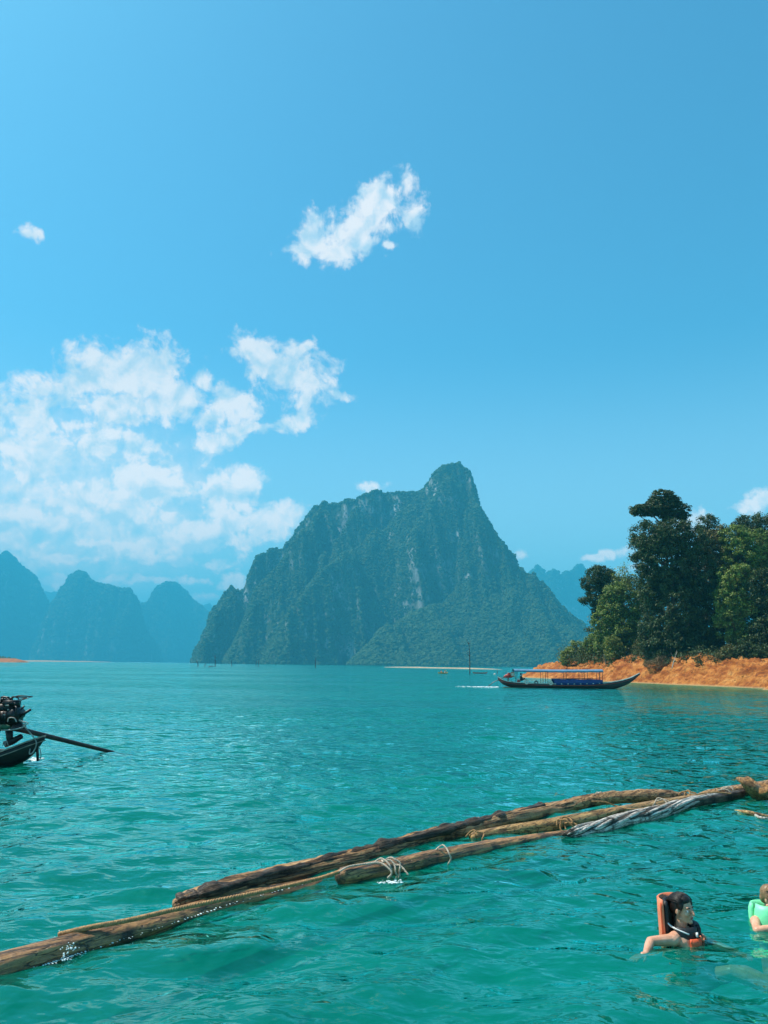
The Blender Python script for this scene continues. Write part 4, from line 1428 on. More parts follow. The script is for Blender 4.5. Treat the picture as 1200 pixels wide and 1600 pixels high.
def build_swimmer_two():
    p = W(1201, 1441, 0)
    root = empty('person', (p.x, p.y, 0), math.radians(-68),
                 label='brown haired child in a mint green life vest cut off by the right edge', cat='person')
    s = 0.9
    R = rot_yp(math.radians(12), math.radians(14), 0)
    hc = Vector((0.05, 0.0, 0.225))
    g = G()
    T, E, K = head_pieces(g, hc, R, s)
    J = dict(neck=(-0.01, 0, 0.05), head=hc + Vector((-0.01, 0, -0.04)), pelvis=(0.05, 0.0, -0.42),
             sh_l=(-0.01, 0.15, -0.01), sh_r=(-0.01, -0.155, 0.02), el_l=(0.12, 0.25, -0.10), wr_l=(0.24, 0.08, -0.06),
             el_r=(0.10, -0.26, -0.015), wr_r=(0.215, -0.10, 0.035), hd_r=(0.35, 1.0, 0.15), hn_r=(1, 0, 0.6),
             hp_l=(0.07, 0.08, -0.43), hp_r=(0.07, -0.08, -0.43), kn_l=(0.38, 0.12, -0.34), kn_r=(0.36, -0.16, -0.30),
             an_l=(0.62, 0.10, -0.46), an_r=(0.66, -0.16, -0.32), ft_l=(0.74, 0.1, -0.44), ft_r=(0.78, -0.16, -0.28))
    body_pieces(g, J, s)
    baked('body', g, M['skin'], root, 0.0055, 3)
    face_parts(root, T, R, s, M['hair_brown'])
    r = np.random.default_rng(9)
    g = G()
    Eh = lambda q, rr: g.ball(T(q), [v * s for v in rr], 18, 14, rot=np.array(R))
    Eh((-0.024, 0, 0.045), (0.098, 0.086, 0.092))
    Eh((0.022, 0, 0.086), (0.072, 0.072, 0.040))
    Eh((-0.060, 0, -0.01), (0.055, 0.072, 0.070))
    for k in (-1, 1):
        Eh((0.0, k * 0.068, 0.03), (0.055, 0.020, 0.045))
    hair = baked('hair', g, M['hair_brown'], root, 0.006, 1)
    g = G()
    for k in range(60):
        a = r.uniform(-1.4, 1.4)
        pts = []
        for t in np.linspace(0, 1, 6):
            ph = math.radians(18 + 100 * t + r.normal() * 2)
            q = Vector((0.006 + 0.094 * math.cos(ph) * math.cos(a * 0.55), math.sin(a) * 0.088, 0.045 + 0.094 * math.sin(ph) * math.cos(a * 0.7)))
            pts.append(T(q))
        g.tube(pts, [0.0015, 0.004, 0.005, 0.005, 0.004, 0.002], 4)
    g.obj('hair_strands', M['hair_brown'], hair)
    vest = empty('life_vest', (0, 0, 0))
    vest.parent = root
    arc_panel(G(), (-0.01, 0, 0), 0.11, 0.165, 110, 250, -0.12, 0.16, 12, 8).obj('back_panel', M['vest_green'], vest)
    arc_panel(G(), (0.0, 0, 0), 0.10, 0.165, -115, -22, -0.12, 0.165, 12, 8, flare=-0.10).obj('front_panel', M['vest_green'], vest)
    arc_panel(G(), (0.0, 0, 0), 0.10, 0.165, 22, 115, -0.12, 0.165, 12, 8, flare=-0.10).obj('front_panel', M['vest_green'], vest)
    arc_panel(G(), (0.0, 0, 0), 0.07, 0.10, -120, 120, -0.05, 0.14, 16, 6).obj('inner_lining', M['vest_black'], vest)
    G().tube(spline([(0.15, -0.08, 0.02), (0.175, 0.0, 0.0), (0.15, 0.08, 0.02)], 8), 0.010, 6).obj('strap', M['vest_black'], vest)


def small_person(parent, name, loc, rz, mats, pose='sit', label=None, cat=None, voxel=0.022):
    """person seated in a boat"""
    root = empty(name, loc, rz, label=label, cat=cat)
    J = dict(neck=(0, 0, 0.56), head=(0.03, 0, 0.70), pelvis=(0, 0, 0.10),
             sh_l=(0, 0.19, 0.51), sh_r=(0, -0.19, 0.51), el_l=(0.16, 0.26, 0.30), el_r=(0.16, -0.26, 0.30),
             wr_l=(0.36, 0.14, 0.34), wr_r=(0.36, -0.14, 0.34), hp_l=(0, 0.09, 0.09), hp_r=(0, -0.09, 0.09),
             kn_l=(0.40, 0.13, 0.26), kn_r=(0.40, -0.13, 0.26), an_l=(0.62, 0.12, 0.04), an_r=(0.62, -0.12, 0.04),
             ft_l=(0.78, 0.12, 0.04), ft_r=(0.78, -0.12, 0.04))
    g = G()
    head_pieces(g, (0.03, 0, 0.74), Matrix.Identity(3))
    body_pieces(g, J)
    baked('body', g, M['skin'], root, voxel, 2)
    g = G()
    for k in (-1, 1):
        g.capsule((0, k * 0.07, 0.46), (0, k * 0.07, 0.16), 0.115, 0.11)
        g.capsule((0, k * 0.19, 0.51), (0.14, k * 0.25, 0.33), 0.072, 0.062)
    baked('shirt', g, mats[0], root, voxel, 2)
    g = G()
    for k in (-1, 1):
        g.capsule((0, k * 0.085, 0.10), (0.40, k * 0.13, 0.26), 0.105, 0.075)
    baked('trousers', g, mats[1], root, voxel, 2)
    g = G()
    g.ball((0.0, 0, 0.785), (0.104, 0.088, 0.09), 12, 8)
    g.ball((-0.04, 0, 0.74), (0.07, 0.08, 0.08), 12, 8)
    baked('hair', g, M['hair_dark'], root, voxel, 1)
    return root


# ------------------------------------------------------------------ boats
def hull_geo(st, nsec=9, thick=0.05):
    """st: list of (x, half beam, sheer z, keel z); returns outer+inner shell geometry, sheer lines"""
    S = spline(st, 48)
    g = G()
    out, inn = [], []
    for x, b, zs, zk in S:
        b = max(b, 0.03)
        zk = min(zk, zs - 0.06)
        row, rin = [], []
        for u in np.linspace(-1, 1, nsec * 2 + 1):
            a = abs(u)
            yy = math.copysign(b * (a ** 0.62), u) if a > 0 else 0
            zz = zk + (zs - zk) * a ** 2.1
            row.append((x, yy, zz))
            bi = max(b - thick, 0.005)
            rin.append((x, math.copysign(bi * (a ** 0.62), u) if a > 0 else 0, max(zk + thick * 1.2, zk + (zs - zk) * a ** 2.1 * 0.995)))
        out.append(row)
        inn.append(rin)
    n, m = len(S), nsec * 2 + 1
    g.add(np.array(out).reshape(-1, 3), grid_faces(n, m))
    g.add(np.array(inn).reshape(-1, 3), grid_faces(n, m)[:, ::-1])
    # close the rim
    i = np.arange(n * m).reshape(n, m)
    k = n * m
    q = [[i[j, 0], i[j + 1, 0], i[j + 1, 0] + k, i[j, 0] + k] for j in range(n - 1)]
    q += [[i[j, -1], i[j, -1] + k, i[j + 1, -1] + k, i[j + 1, -1]] for j in range(n - 1)]
    q += [[i[0, j], i[0, j] + k, i[0, j + 1] + k, i[0, j + 1]] for j in range(m - 1)]
    q += [[i[-1, j], i[-1, j + 1], i[-1, j + 1] + k, i[-1, j] + k] for j in range(m - 1)]
    g.q.append(np.array(q))
    return g, S


def gunwale(S, side, w=0.045, h=0.05, dz=0.0, inset=0.0):
    pts = [(x, side * (max(b, 0.03) - inset), zs + dz) for x, b, zs, zk in S]
    g = G()
    rows = []
    for (x, y, z) in pts:
        rows.append([(x, y - w, z), (x, y - w, z + h), (x, y + w, z + h), (x, y + w, z)])
    v = np.array(rows)
    n = len(pts)
    i = np.arange(n * 4).reshape(n, 4)
    nx = np.roll(i, -1, axis=1)
    q = np.stack([i[:-1], nx[:-1], nx[1:], i[1:]], -1).reshape(-1, 4)
    q = np.vstack([q, i[0][None, ::-1], i[-1][None]])
    return g.add(v.reshape(-1, 3), q)


def plank_deck(root, S, x0, x1, dz, mat, nm='deck_plank', n=10):
    xs = np.linspace(x0, x1, n + 1)
    for a, b in zip(xs[:-1], xs[1:]):
        def at(x):
            k = int(np.argmin(abs(S[:, 0] - x)))
            return max(S[k, 1] - 0.05, 0.02), S[k, 2] + dz
        (ba, za), (bb, zb) = at(a), at(b)
        b2 = b - 0.015
        v = [(a, -ba, za), (b2, -bb, zb), (b2, bb, zb), (a, ba, za)]
        g = G()
        g.add(np.array(v + [(p[0], p[1], p[2] + 0.03) for p in v]), [[0, 3, 2, 1], [4, 5, 6, 7], [0, 1, 5, 4], [1, 2, 6, 5], [2, 3, 7, 6], [3, 0, 4, 7]])
        g.obj(nm, mat, root, smooth=False)


def build_tour_boat():
    M['hull_dark'] = mat_simple('dark_painted_hull', (0.035, 0.022, 0.016), 0.5, var=0.35, scale=2.0, stretch=(0.5, 1, 3))
    M['paint_cream'] = mat_simple('weathered_cream_paint', (0.68, 0.60, 0.50), 0.6, var=0.2, scale=3)
    M['roof_blue'] = mat_simple('faded_blue_canvas', (0.10, 0.22, 0.34), 0.7, var=0.18, scale=2)
    M['tarp_blue'] = mat_simple('royal_blue_tarpaulin', (0.006, 0.030, 0.19), 0.5, var=0.25, scale=3, bump=0.4)
    M['boat_wood'] = mat_simple('boat_wood', (0.24, 0.12, 0.055), 0.6, var=0.35, scale=3, stretch=(0.4, 3, 3))
    M['metal'] = mat_simple('worn_metal', (0.20, 0.19, 0.18), 0.45, 0.6, var=0.4, scale=6)
    M['engine_black'] = mat_simple('oily_black_metal', (0.022, 0.020, 0.019), 0.4, 0.3, var=0.4, scale=9, bump=0.3)
    M['red_paint'] = mat_simple('red_paint', (0.42, 0.05, 0.035), 0.5, var=0.3, scale=5)
    M['orange_jacket'] = mat_simple('orange_cloth', (0.65, 0.14, 0.05), 0.7, var=0.3, scale=6)
    M['shirt_black'] = mat_simple('black_shirt', (0.02, 0.02, 0.022), 0.8, var=0.2)
    a, b = W(786, 1071.0, 0), W(994, 1076.5, 0)
    ctr = (W(850, 1074.5, 0) + W(930, 1076, 0)) / 2
    px_m = F / (ctr - Vector((0, 0, CAM_H))).length
    L = 210 / px_m
    X = lambda px: (px - 890) / 210 * L
    root = empty('tour_boat', (ctr.x, ctr.y, 0), math.radians(-3),
                 label='long dark wooden longtail boat with a blue canopy passing the red bank', cat='boat')
    st = [(X(785), 0.12, 1.10, 0.78), (X(795), 0.42, 0.72, 0.22), (X(815), 0.66, 0.52, -0.12), (X(850), 0.86, 0.44, -0.25), (X(890), 0.92, 0.44, -0.28),
          (X(925), 0.84, 0.52, -0.24), (X(948), 0.62, 0.66, -0.15), (X(965), 0.40, 0.88, 0.18), (X(980), 0.20, 1.20, 0.70), (X(994), 0.05, 1.72, 1.55)]
    g, S = hull_geo(st)
    hull = g.obj('hull', M['hull_dark'], root)
    for sd_ in (-1, 1):
        gunwale(S, sd_, 0.035, 0.07, 0.002).obj('gunwale', M['paint_cream'], root, smooth=False)
        gunwale(S, sd_, 0.02, 0.05, -0.16, -0.012).obj('rubbing_strake', M['red_paint'], root, smooth=False)
    plank_deck(root, S, X(940), X(988), -0.02, M['paint_cream'], n=8)
    plank_deck(root, S, X(787), X(800), -0.05, M['boat_wood'], n=3)
    g = G().box((X(862), 0, 0.02), (X(938) - X(800), 1.2, 0.04)); g.obj('floor', M['boat_wood'], root, smooth=False)
    # canopy
    x0, x1 = X(808), X(938)
    zl, zr = 1.93, 1.98
    n, m = 26, 9
    rows = []
    for i, x in enumerate(np.linspace(x0, x1, n)):
        t = i / (n - 1)
        z = zl * (1 - t) + zr * t - 0.05 * math.sin(math.pi * t)
        rows.append([(x, y, z + 0.13 * (1 - (y / 0.95) ** 2)) for y in np.linspace(-0.95, 0.95, m)])
    top = np.array(rows).reshape(-1, 3)
    g = G().add(top, grid_faces(n, m)[:, ::-1])
    g.add(top - np.array([0, 0, 0.03]), grid_faces(n, m))
    canopy = g.obj('canopy', M['roof_blue'], root)
    for sd_ in (-1, 1):     # hanging edge of the canopy
        g = G()
        xs = np.linspace(x0, x1, 40)
        z0 = np.interp(xs, np.linspace(x0, x1, n), np.array(rows)[:, 0, 2])
        dz = 0.19 + 0.02 * np.sin(xs * 5)
        a1 = np.stack([xs, 0 * xs + sd_ * 0.955, z0 + 0.02], -1)
        a2 = np.stack([xs, sd_ * (0.965 + 0.015 * np.sin(xs * 7)), z0 - dz], -1)
        b1, b2 = a1 + [0, sd_ * 0.012, 0], a2 + [0, sd_ * 0.012, 0]
        g.add(np.concatenate([a1, a2, b2, b1, a1]).reshape(-1, 3), grid_faces(5, 40))
        g.obj('valance', M['roof_blue'], canopy)
    for px in (812, 850, 857, 884, 907, 915, 933, 937):
        for sd_ in (-1, 1):
            k = int(np.argmin(abs(S[:, 0] - X(px))))
            yb = sd_ * (S[k, 1] - 0.04)
            G().tube([(X(px), yb, S[k, 2] - 0.1), (X(px), sd_ * 0.90, 1.86)], 0.026, 6).obj('canopy_post', M['hull_dark'], root)
    # blue side screens
    for sd_ in (-1, 1):
        xs = np.linspace(X(866), X(937), 36)
        b_ = np.interp(xs, S[:, 0], S[:, 1]) + 0.02
        zt = 0.98 + 0.02 * np.sin(xs * 3.1)
        zb = np.interp(xs, S[:, 0], S[:, 2]) - 0.06
        zm = (zt + zb) / 2
        r = [np.stack([xs, sd_ * (b_ + o + 0.012 * np.sin(xs * 9 + o * 50)), z], -1) for z, o in ((zt, 0.0), (zm, 0.03), (zb, 0.02), (zb, -0.0), (zm, 0.0), (zt, -0.02), (zt, 0.0))]
        G().add(np.concatenate(r), grid_faces(7, 36)).obj('side_screen', M['tarp_blue'], root)
        G().tube([(X(866), sd_ * 0.93, 1.02), (X(900), sd_ * 0.95, 1.05), (X(928), sd_ * 0.88, 1.07)], 0.03, 6).obj('rail', M['hull_dark'], root)
    # benches
    for px in np.linspace(846, 930, 9):
        G().box((X(px), 0, 0.48), (0.28, 1.35, 0.04)).obj('bench', M['boat_wood'], root, smooth=False)
        # backrest boards of the seats show above the side screens
    # engine and long shaft at the stern
    eng = empty('engine', (0, 0, 0)); eng.parent = root
    g = G(); g.box((X(800), 0, 1.28), (0.55, 0.42, 0.34)); g.box((X(800) + 0.1, 0, 1.53), (0.3, 0.3, 0.16)); g.capsule((X(800) - 0.35, 0, 1.2), (X(800) + 0.35, 0, 1.2), 0.14, 0.14)
    g.obj('engine_block', M['red_paint'], eng)
    G().tube([(X(800), 0, 0.45), (X(800), 0, 1.2)], 0.07, 8).obj('engine_mount', M['metal'], eng)
    G().tube([(X(800) - 0.3, 0, 1.2), (X(778), 0, 0.55), (X(768), 0.1, -0.05)], 0.04, 8).obj('propeller_shaft', M['metal'], eng)
    G().tube([(X(800) + 0.3, 0, 1.25), (X(812), 0.1, 1.1)], 0.022, 6).obj('tiller', M['metal'], eng)
    g = G().box((X(806), -0.55, 1.45), (0.4, 0.03, 0.5)); g.obj('notice_board', M['orange_jacket'], root, smooth=False)
    g = G().box((X(806), -0.572, 1.45), (0.30, 0.01, 0.30)); g.obj('notice_sheet', M['paint_cream'], root, smooth=False)
    # stern handrail
    G().tube(spline([(X(787), -0.2, 1.1), (X(793), -0.45, 1.0), (X(800), -0.6, 0.95), (X(806), -0.66, 0.6)], 10), 0.022, 6).obj('handrail', M['metal'], root)
    rz = root.rotation_euler.z
    rot = Matrix.Rotation(rz, 3, 'Z')
    def w(x, y, z):
        return root.location + rot @ Vector((x, y, z))
    small_person(None, 'person', w(X(819), -0.1, 0.72), rz, (M['shirt_black'], M['shirt_black']),
                 label='boatman in black sitting at the stern of the blue canopied boat', cat='person')
    q = w(X(815), -0.5, 0.5)
    t = empty('fuel_can', q, rz, 'red fuel can beside the boatman in the blue canopied boat', 'fuel can')
    G().box((0, 0, 0.18), (0.3, 0.2, 0.36)).obj('can', M['red_paint'], t, smooth=False)
    G().tube([(-0.08, 0, 0.37), (-0.08, 0, 0.43), (0.08, 0, 0.43), (0.08, 0, 0.37)], 0.018, 6).obj('handle', M['red_paint'], t)
    # coiled life jackets / tyres hanging inboard
    for px, lb in ((826, 'round pale fender nearest the boatman on the side of the blue canopied boat'), (840, 'round pale fender midway along the open side of the blue canopied boat'), (861, 'round pale fender right beside the blue side screen of the boat')):
        k = int(np.argmin(abs(S[:, 0] - X(px))))
        c = w(X(px), -(S[k, 1] + 0.10), S[k, 2] + 0.12)
        t = empty('fender', c, rz, lb, 'fender', group='fenders along the side of the tour boat')
        g = G()
        an = np.linspace(0, 2 * math.pi, 15)
        g.tube([(0.17 * math.cos(u), 0, 0.17 * math.sin(u)) for u in an], 0.07, 8, cap=False)
        g.obj('ring', M['paint_cream'] if px != 840 else M['metal'], t)
        G().tube([(0, 0.02, 0.2), (0, 0.06, 0.34)], 0.012, 5).obj('cord', M['metal'], t)
    # wake
    r = np.random.default_rng(3)
    g = G()
    for k in range(170):
        t = r.random() ** 1.6
        c = w(X(784 - 62 * t) , (r.normal()) * (0.25 + 1.4 * t), 0.0)
        s = (0.05 + 0.08 * r.random()) * (1 - 0.7 * t)
        g.ball((c.x, c.y, 0.02), (s * 1.8, s, s * 0.35), 6, 4)
    tag(g.obj('wake_foam', M['foam'], world=False), kind='stuff')


def build_near_boat():
    M['hull_black'] = mat_simple('dark_tarred_hull', (0.022, 0.014, 0.011), 0.45, var=0.4, scale=3, bump=0.3)
    M['worn_rail'] = mat_simple('worn_grey_rail', (0.36, 0.28, 0.22), 0.6, var=0.4, scale=6)
    M['shaft_brown'] = mat_simple('rusty_brown_pipe', (0.06, 0.022, 0.014), 0.5, 0.2, var=0.4, scale=8)
    M['hose'] = mat_simple('dirty_white_hose', (0.40, 0.36, 0.32), 0.5, var=0.35, scale=8)
    M['green_cloth'] = mat_simple('dark_green_cloth', (0.01, 0.09, 0.045), 0.8, var=0.4, scale=10)
    yb = W(30, 1193, 0).y
    tip = D(70, 1151, yb)
    root = empty('longtail_boat', (tip.x, tip.y, 0), 0,
                 label='stern of a dark wooden longtail boat entering at the left edge', cat='boat')
    P = lambda px, py, dy=0.0: D(px, py, yb + dy) - root.location
    s = (tip - Vector((0, 0, CAM_H))).length / F
    zt = tip.z
    st = [(-6.0, 0.62, 0.42, -0.25), (-3.5, 0.72, 0.36, -0.28), (-1.6, 0.60, 0.30, -0.20), (-1.0, 0.50, 0.36, -0.12), (-0.62, 0.36, 0.46, 0.02), (-0.3, 0.2, zt * 0.85, 0.22), (0.0, 0.05, zt + 0.01, zt - 0.10)]
    # gunwale heights from the photograph at x=0 and x=70
    zl = P(0, 1176).z
    xl = P(0, 1176).x
    st = [(-6.0, 0.62, zl * 0.9, -0.25), (-3.5, 0.72, zl * 0.9, -0.28), (xl - 0.5, 0.58, zl * 0.94, -0.22), (xl, 0.50, zl, -0.14),
          (xl * 0.6, 0.38, zl + (zt - zl) * 0.35, -0.04), (xl * 0.28, 0.22, zl + (zt - zl) * 0.72, 0.16), (0.0, 0.05, zt, zt - 0.07)]
    g, S = hull_geo(st)
    g.obj('hull', M['hull_black'], root)
    for sd_ in (-1, 1):
        gunwale(S, sd_, 0.022, 0.035, 0.002).obj('gunwale', M['worn_rail'], root, smooth=False)
        gunwale(S, sd_, 0.012, 0.02, -0.10, -0.02).obj('rubbing_strake', M['worn_rail'], root, smooth=False)
    plank_deck(root, S, xl * 0.95, -0.1, -0.05, M['worn_rail'], n=6)
    # rudder post hanging at the stern
    a, b = P(58, 1163), P(59, 1189)
    G().tube([a, (a + b) / 2, b], [0.03, 0.035, 0.03], 8).obj('rudder_post', M['hull_black'], root)
    # engine
    eng = empty('engine', (0, 0, 0)); eng.parent = root
    c = P(10, 1122)
    g = G()
    g.box(c + Vector((0, 0, 0.02)), (0.62, 0.42, 0.30))
    g.box(c + Vector((-0.08, 0, 0.24)), (0.46, 0.34, 0.18))
    g.box(c + Vector((0.12, -0.05, 0.36)), (0.34, 0.30, 0.12), 0.2)
    g.capsule(c + Vector((0.22, -0.12, 0.10)), c + Vector((0.22, 0.12, 0.10)), 0.17, 0.17)
    g.capsule(c + Vector((-0.2, -0.25, -0.05)), c + Vector((-0.2, 0.25, -0.05)), 0.15, 0.15)
    g.capsule(c + Vector((0.1, 0, -0.12)), c + Vector((0.42, 0, -0.2)), 0.12, 0.07)
    for k in range(6):
        g.box(c + Vector((-0.22 + k * 0.08, -0.222, 0.05)), (0.02, 0.03, 0.24))
    g.obj('engine_block', M['engine_black'], eng)
    r = np.random.default_rng(2)
    g = G()        # tangle of lines and fittings on top of the motor
    for k in range(26):
        p0 = c + Vector((r.uniform(-0.35, 0.30), r.uniform(-0.2, 0.2), r.uniform(0.25, 0.50)))
        p1 = p0 + Vector((r.normal() * 0.13, r.normal() * 0.08, r.normal() * 0.05))
        p2 = p1 + Vector((r.normal() * 0.13, r.normal() * 0.08, -abs(r.normal()) * 0.08))
        g.tube(spline([p0, p1, p2], 8), 0.012 + 0.014 * r.random(), 5)
    for k in range(16):
        g.ball(c + Vector((r.uniform(-0.35, 0.28), r.uniform(-0.2, 0.1), r.uniform(0.25, 0.46))), (0.05, 0.04, 0.03 + 0.03 * r.random()), 7, 5)
    g.obj('fittings', M['engine_black'], eng)
    for k in range(7):
        p0 = c + Vector((r.uniform(-0.35, 0.2), -0.23, r.uniform(0.05, 0.44)))
        G().ball(p0, (0.03, 0.012, 0.02), 6, 4).obj('bolt_head', M['hose'], eng)
    G().tube([P(30, 1120, -0.1), P(48, 1108.5, -0.1)], 0.032, 8).obj('exhaust_pipe', M['engine_black'], eng)
    G().tube([P(28, 1096, -0.1), P(50, 1088.5, -0.1)], 0.010, 6).obj('control_rod', M['engine_black'], eng)
    G().tube([P(20, 1124), P(38, 1103)], 0.02, 6).obj('bracket', M['engine_black'], eng)
    G().tube([P(14, 1140), P(16, 1162)], [0.09, 0.07], 10).obj('engine_mount', M['engine_black'], eng)
    G().tube([P(34, 1150), P(20, 1158), P(8, 1163)], [0.06, 0.08, 0.08], 8).obj('mount_beam', M['engine_black'], eng)
    # the long tail
    e = W(172, 1174.5, 0) - root.location
    a = P(36, 1141)
    d = (e - a).normalized()
    G().tube([a - d * 0.3, a, a + (e - a) * 0.5, e, e + d * 0.9], [0.07, 0.062, 0.055, 0.045, 0.04], 12).obj('propeller_shaft', M['shaft_brown'], eng)
    pr = e + d * 0.85
    g = G()
    for k in range(3):
        an = k * 2.094
        g.ball(pr + Vector((0, math.cos(an) * 0.09, math.sin(an) * 0.09)), (0.015, 0.05 + 0.04 * abs(math.cos(an)), 0.05 + 0.04 * abs(math.sin(an))), 8, 6)
    g.obj('propeller', M['metal'], eng)
    # thin support under the tail
    # hoses
    def hose(name, pts, r_, mat):
        G().tube(spline([P(*p) for p in pts], 26), r_, 7).obj(name, mat, eng)
    hose('hose', [(2, 1141, -.3), (20, 1140, -.32), (36, 1136, -.3), (39, 1130, -.3), (30, 1125, -.3)], 0.017, M['hose'])
    hose('hose', [(36, 1132, -.3), (46, 1144, -.25), (54, 1154, -.2), (57, 1163, -.2), (52, 1175, -.2), (46, 1178, -.2), (47, 1170, -.2)], 0.015, M['hose'])
    hose('hose', [(60, 1166, -.1), (63, 1172, -.1), (64, 1182, -.1), (61, 1188, -.1)], 0.010, M['hose'])
    hose('hose', [(12, 1128, -.3), (14, 1122, -.3), (22, 1122, -.3), (26, 1128, -.3)], 0.013, M['hose'])
    hose('hose', [(33, 1127, -.3), (40, 1128, -.3), (44, 1131, -.3), (36, 1133, -.3)], 0.010, M['hose'])
    hose('hose', [(4, 1165, -.2), (6, 1158, -.2), (8, 1166, -.2), (10, 1157, -.2), (13, 1165, -.2)], 0.009, M['hose'])
    g = G()
    c2 = P(8, 1136, -0.28)
    g.ball(c2, (0.13, 0.05, 0.06), 12, 8)
    g.ball(c2 + Vector((-0.13, 0, -0.03)), (0.1, 0.05, 0.07), 12, 8)
    cl = g.obj('rag', M['green_cloth'], eng)
    # splash at the waterline
    g = G()
    for k in range(70):
        p = W(r.uniform(28, 62), r.uniform(1186, 1190), 0)
        s_ = 0.008 + 0.02 * r.random()
        g.ball((p.x, p.y + r.normal() * 0.1, 0.015), (s_ * 2, s_, s_ * 0.6), 6, 4)
    tag(g.obj('foam', M['foam'], world=False), kind='stuff')


def build_kayaks():
    M['kayak_yellow'] = mat_simple('yellow_plastic', (0.75, 0.42, 0.06), 0.4, var=0.1)
    M['kayak_red'] = mat_simple('faded_red_plastic', (0.50, 0.16, 0.10), 0.4, var=0.15)
    def kayak(label, px, py, L, rz, mat):
        p = W(px, py, 0)
        root = empty('kayak', (p.x, p.y, 0), rz, label=label, cat='kayak')
        st = [(-L / 2, 0.05, 0.42, 0.2), (-L * 0.4, 0.24, 0.32, -0.05), (-L * 0.2, 0.40, 0.25, -0.10), (0, 0.43, 0.24, -0.11), (L * 0.2, 0.40, 0.25, -0.10), (L * 0.4, 0.24, 0.32, -0.05), (L / 2, 0.05, 0.44, 0.2)]
        g, S = hull_geo(st, 6, 0.08)
        g.obj('hull', mat, root)
        for sd_ in (-1, 1):
            gunwale(S, sd_, 0.03, 0.03).obj('rim', mat, root, smooth=False)
        for x in (-L * 0.12, L * 0.14):
            G().box((x - 0.25, 0, 0.22), (0.06, 0.5, 0.28)).obj('seat', M['hull_dark'], root, smooth=False)
        return root
    k = kayak('small yellow kayak with two people far off under the big mountain', 692, 1052.5, 3.2, 0.5, M['kayak_yellow'])
    for dx, m_, lb in ((-0.5, M['orange_jacket'], 'left kayaker in orange in the yellow kayak'), (0.55, M['paint_cream'], 'right kayaker in pale clothes in the yellow kayak')):
        small_person(None, 'person', (k.location.x + dx, k.location.y + dx * 0.5, 0.08), 0.5, (m_, M['cloth_blue']), label=lb, cat='person', voxel=0.03)
    kayak('low empty red kayak lying beyond the tour boat by the tall dead trunk', 750, 1052.3, 4.4, -0.05, M['kayak_red'])
    # paddle
    a = k.location + Vector((0.9, 0.2, 0.75)); b = k.location + Vector((-0.3, -0.6, 0.35))
    t = empty('paddle', (a + b) / 2, label='paddle held by the people in the yellow kayak', cat='paddle')
    G().tube([a, b], 0.02, 6).obj('shaft', M['metal'], t, world=True)
    G().ball(b, (0.16, 0.03, 0.1), 8, 6).obj('blade', M['kayak_yellow'], t, world=True)
    G().ball(a, (0.16, 0.03, 0.1), 8, 6).obj('blade', M['kayak_yellow'], t, world=True)
    p = W(773, 1054, 0)
    t = empty('buoy', (p.x, p.y, 0), label='small white buoy floating behind the stern of the tour boat', cat='buoy')
    G().ball((0, 0, 0.08), (0.3, 0.3, 0.26), 12, 8).obj('float', M['paint_cream'], t)
    G().tube([(0, 0, 0.3), (0, 0, 0.45)], 0.04, 6).obj('eye', M['metal'], t)
    # somebody standing on the far end of the bank
    p = D(855, 1047, 141)
    z = ground(p.x, p.y)
    t = empty('marker_post', (p.x, p.y, z), label='small dark and white post on the left tip of the red bank', cat='post')
    G().tube([(0, 0, -0.3), (0, 0, 0.85)], 0.11, 8).obj('post', M['hull_dark'], t)
    G().box((0, 0, 1.05), (0.26, 0.2, 0.4)).obj('top_marker', M['paint_cream'], t, smooth=False)


# ------------------------------------------------------------------ floating logs
def log_disp(seed, ragged=0.0, lobes=0, twist=0.0, amp=0.14):
    def f(i, a, pts):
        s = np.concatenate([[0], np.cumsum(np.linalg.norm(np.diff(pts, axis=0), axis=1))])[:, None]
        A = a[None, :] + twist * s
        d = amp * fbm(np.cos(A) * 1.6, np.sin(A) * 1.6, s * 0.9, 4, seed)
        d = d + amp * 0.7 * fbm(np.cos(A) * 7, np.sin(A) * 7, s * 1.6, 4, seed + 9)
        cr = fbm(np.cos(A) * 2.4 + 3, np.sin(A) * 2.4, s * 0.45, 3, seed + 40)
        d = d - 0.22 * np.exp(-(cr / 0.035) ** 2) * sstep(fbm(s * 0.9, np.cos(A), np.sin(A), 2, seed + 50), -0.2, 0.3)
        if lobes:
            A2 = A + 1.5 * fbm(s * 0.7, np.cos(A) * 0.6, np.sin(A) * 0.6, 3, seed)
            d = d + 0.34 * (np.abs(np.sin(A2 * lobes / 2)) ** 0.6 - 0.75) + 0.14 * np.sin(A2 * 3 + 4 * fbm(s * 0.5, 3, 0, 2, seed + 2))
        if ragged:
            up = np.clip(np.sin(a[None, :] + 0.5), 0, 1) ** 2
            d = d + ragged * up * (fbm(s * 2.2, np.cos(a) * 2, np.sin(a) * 2, 5, seed + 4, ridged=True) * 0.8 + 0.25)
        return 1 + d
    return f


LOG_R = 0.74      # thickness of the logs against the figures below


def log(name, label, pts, mat, seed, seg=30, step=0.035, cat='log', group='logs lashed together in the floating boom', **kw):
    """pts: (px, py, z of the axis, radius)"""
    P = []
    for px, py, z, rad in pts:
        w = W(px, py, z)
        P.append((w.x, w.y, w.z * 0.9, rad * LOG_R))
    L = sum(math.dist(P[i][:3], P[i + 1][:3]) for i in range(len(P) - 1))
    S = spline(P, max(12, int(L / step)))
    root = empty(name, S[len(S) // 2, :3], label=label, cat=cat, group=group)
    g = G().tube(S[:, :3], np.maximum(S[:, 3], 0.01), seg, disp=log_disp(seed, **kw))
    g.obj('trunk', mat, root, world=True)
    return root, S


